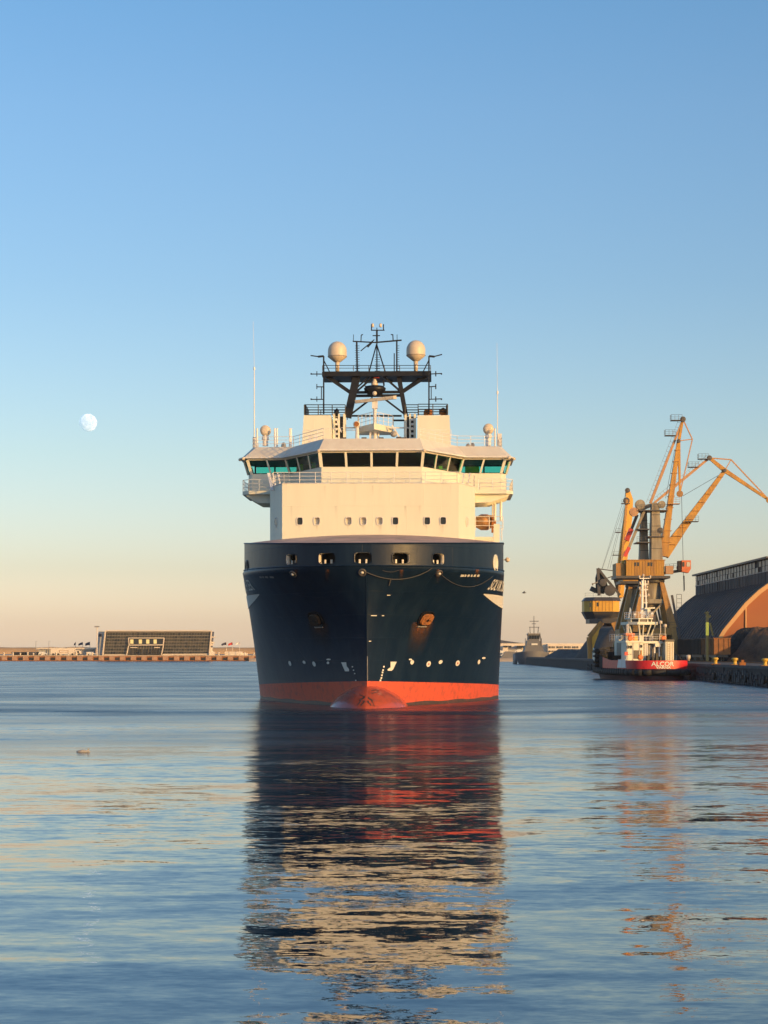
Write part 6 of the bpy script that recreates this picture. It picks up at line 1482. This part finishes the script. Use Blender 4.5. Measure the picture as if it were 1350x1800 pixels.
# lamp mast and flags
t = thing('lamp_mast', 'tall white lamp mast with a flat head left of the glass terminal', 'lamp mast', tw(170.5, 1153, 872)); 
m = MB(); m.tube(tw(170.5, 1153, 872), tw(170.5, 1102, 872), .28, .2, 8); m.build('pole', 'building_white', t)
m = MB(); a, b = tw(166.5, 1102.5, 872), tw(174.5, 1100.5, 872); m.box(a.x, b.x, 871, 873, a.z, b.z); m.build('lamp_head', 'grey_steel', t)
for px, top, D in ((63, 1127, 874), (86, 1127, 890)):
    m = MB(); m.tube(tw(px, 1152, D), tw(px, top, D), .14, .08, 6); m.box(tw(px, 0, D).x-.1, tw(px, 0, D).x+.7, D-.1, D+.1, tw(0, top+.5, D).z, tw(0, top, D).z)
    o = m.build('lamp_post', 'grey_steel', origin=tuple(tw(px, 1152, D))); tag(o, 'thin lamp post %s' % ('in front of the dark low shed at far left' if px == 63 else 'behind the white truck trailer'), 'lamp post')
def flag(px, top, bot, D, fl, mat, label, sgn=-1, fw=7, fh=5, grp='flags on poles on the far left shore'):
    t = thing('flag_pole', label, 'flag', tw(px, bot, D), 0, grp)
    m = MB(); m.tube(tw(px, bot, D), tw(px, top, D), .12, .07, 6); m.build('pole', 'building_white' if bot > 1149 and px > 300 else 'grey_steel', t)
    m = MB(); a = tw(px, top+1, D); vv = []
    for i in range(6):
        f = i/5; yy = math.sin(f*5)*.35; dz = f*f*.9
        vv += [a + Vector((sgn*f*fw*k, yy, -dz)), a + Vector((sgn*f*fw*k*.92, yy, -fh*k*(1-.35*f)-dz))]
    m.add(vv, [(2*i, 2*i+2, 2*i+3, 2*i+1) for i in range(5)]); m.build('cloth', mat, t, fix=False, smooth=True)
flag(133, 1128, 1150, 900, 1, 'flag_navy', 'small dark flag flying furthest left behind the truck', -1, 3)
flag(145.5, 1128, 1150, 900, 1, 'flag_navy', 'dark flag in the middle of the three behind the truck', -1, 8)
flag(158, 1127.5, 1150, 900, 1, 'flag_navy', 'dark flag nearest the lamp mast', -1, 8.5, 6)
flag(398, 1128, 1152, 878, 1, 'flag_navy', 'blue flag, leftmost of three right of the glass terminal', -1, 9, 5)
flag(409, 1128, 1152, 878, 1, 'flag_red', 'red flag in the middle of three right of the glass terminal', -1, 8, 5)
flag(421, 1128, 1152, 878, 1, 'flag_white', 'pale flag, rightmost of three right of the glass terminal', -1, 7, 3)
# truck
TK = thing('truck', 'white articulated truck with a box trailer parked left of the glass terminal', 'truck', tw(112, 1154, 872))
a, b = tw(89, 1153, 872), tw(131, 1140, 872); m = MB(); m.box(a.x, b.x, 872, 874.6, 3.3, b.z+.1); tr_ = m.build('trailer', 'building_white', TK)
m = MB(); p, q = tw(104, 1147, 871.9), tw(120, 1143, 871.9)
for (x0, x1, z0, z1) in ((p.x, q.x, p.z, p.z+.18), (p.x, q.x, q.z-.18, q.z), (p.x, p.x+.2, p.z, q.z), (q.x-.2, q.x, p.z, q.z)): m.box(x0, x1, 871.93, 872, z0, z1)
m.build('trailer_marking', 'crane_pink', tr_)
a2, b2 = tw(132, 1153, 872), tw(142, 1143, 872); m = MB(); m.prism([(a2.x, 872, 3.3), (b2.x, 872, 3.3), (b2.x-.1, 872, 4.7), (b2.x-.9, 872, b2.z), (a2.x, 872, b2.z)], (0, 2.5, 0)); cb = m.build('cab', 'building_white', TK)
m = MB(); m.box(b2.x-1.7, b2.x-.8, 871.93, 872, b2.z-1.3, b2.z-.4); m.build('window', 'window_dark', cb)
for x in (a.x+1.2, a.x+2.4, a.x+3.6, b.x-1.0, b2.x-.9): m = MB(); m.lathe((x, 872, 3.25), [(.1, -.03), (.5, 0), (.5, .3), (.1, .3)], 12, 'y'); m.build('wheel', 'rubber', TK)
# sheds behind
def shed(px0, px1, py0, py1, D, mat, lab, posts=True):
    a, b = tw(px0, py1, D), tw(px1, py0, D); t = thing('shed', lab, 'shed', (a.x, D, 2.75)); m = MB(); m.box(a.x, b.x, D, D+9, b.z-.8, b.z); m.build('roof', 'facade_frame' if 'canopy' in lab else mat, t)
    m = MB(); m.box(a.x+1, b.x-1, D+1.5, D+8, 2.75, b.z-.8); m.build('wall', mat, t)
    if posts:
        for i in range(6): x = a.x+.5+(b.x-a.x-1)*i/5; m = MB(); m.tube((x, D+.3, 2.75), (x, D+.3, b.z-.8), .15, n=6); m.build('post', 'grey_steel', t)
shed(63, 167, 1138.5, 1152, 890, 'building_shade', 'long low canopy with a pale roof edge behind the white truck')
shed(20, 66, 1146, 1152, 880, 'wagon_dark', 'dark flat shed at the far left of the left shore', False)
for px, mt, lab in ((160, 'mark_white', 'white van parked by the foot of the lamp mast'), (75, 'mark_white', 'pale car parked left of the truck trailer'), (56, 'dark_steel', 'dark car parked in front of the flat shed')):
    D = 873; p = Vector((tw(px, 0, D).x, D, 2.75)); t = thing('parked_car', lab, 'car', p, 0, 'cars parked on the left shore'); m = MB()
    m.prism([p+Vector(v) for v in ((-2.1, 0, .3), (2.1, 0, .3), (2.1, 0, .9), (1.2, 0, 1.0), (.7, 0, 1.6), (-1.6, 0, 1.6), (-2.0, 0, .95))], (0, 1.7, 0)); m.build('body', mt, t)
    for wx_ in (-1.3, 1.3): m = MB(); m.lathe((p.x+wx_, p.y-.02, p.z+.32), [(.1, 0), (.32, .02), (.32, .2), (.1, .22)], 10, 'y'); m.build('wheel', 'rubber', t)

# ------------------------------------------------------------------ birds
def gull(loc, s, floating, label):
    m = MB(); loc = Vector(loc); prof_ = [(.01, -.28), (.06, -.2), (.1, -.05), (.1, .08), (.06, .18), (.05, .24), (.055, .28), (.02, .34)]
    m.lathe(loc, [(r_*s, h_*s) for r_, h_ in prof_], 10, 'x')
    if floating: m.add([loc+Vector(v)*s for v in ((.2, 0, .03), (.25, 0, .15), (.33, 0, .13), (.28, 0, .02))], [(0, 1, 2, 3)])
    else:
        for sg in (-1, 1): m.add([loc+Vector(v)*s for v in ((-.08, 0, .04), (.1, 0, .04), (.14, sg*.35, .25), (-.02, sg*.8, .12), (-.05, sg*.35, .2))], [(0, 1, 2, 3, 4)])
    o = m.build('bird', 'feathers' if floating else 'dark_steel', None, smooth=True, origin=tuple(loc)); tag(o, label, 'bird')
gull((W(145, 0, 83).x, 83, .03), 1.0, True, 'small dark bird floating on the open water at the left'); gull(tuple(W(921, 1042, 260)), 1.0, False, 'small bird flying right of the ship bow')

# ------------------------------------------------------------------ moon
MD = 9000.0; m = MB(); mc = W(155, 743, MD); mr_ = 15.5*MD/F; prof_ = [(mr_*math.sin(math.pi*i/24)+.01, -mr_*math.cos(math.pi*i/24)) for i in range(25)]
m.lathe(tuple(mc), prof_, 40); mo_ = m.build('moon', 'moon_surface', None, smooth=True, origin=tuple(mc)); tag(mo_, 'pale nearly full moon in the blue sky at the left', 'moon')
HAZE = 0.00006
# ------------------------------------------------------------------ air
hz = bpy.data.materials.new('haze'); hz.use_nodes = True; ht = hz.node_tree; ht.nodes.clear()
ho = ht.nodes.new('ShaderNodeOutputMaterial'); hv_ = ht.nodes.new('ShaderNodeVolumePrincipled')
hv_.inputs['Color'].default_value = (.80, .88, 1, 1); hv_.inputs['Density'].default_value = HAZE; hv_.inputs['Anisotropy'].default_value = 0.0
ht.links.new(hv_.outputs[0], ho.inputs['Volume']); M['haze'] = hz
m = MB(); m.box(-900, 900, -60, 2900, -3, 62); hb = m.build('haze', 'haze', None); hb['kind'] = 'stuff'
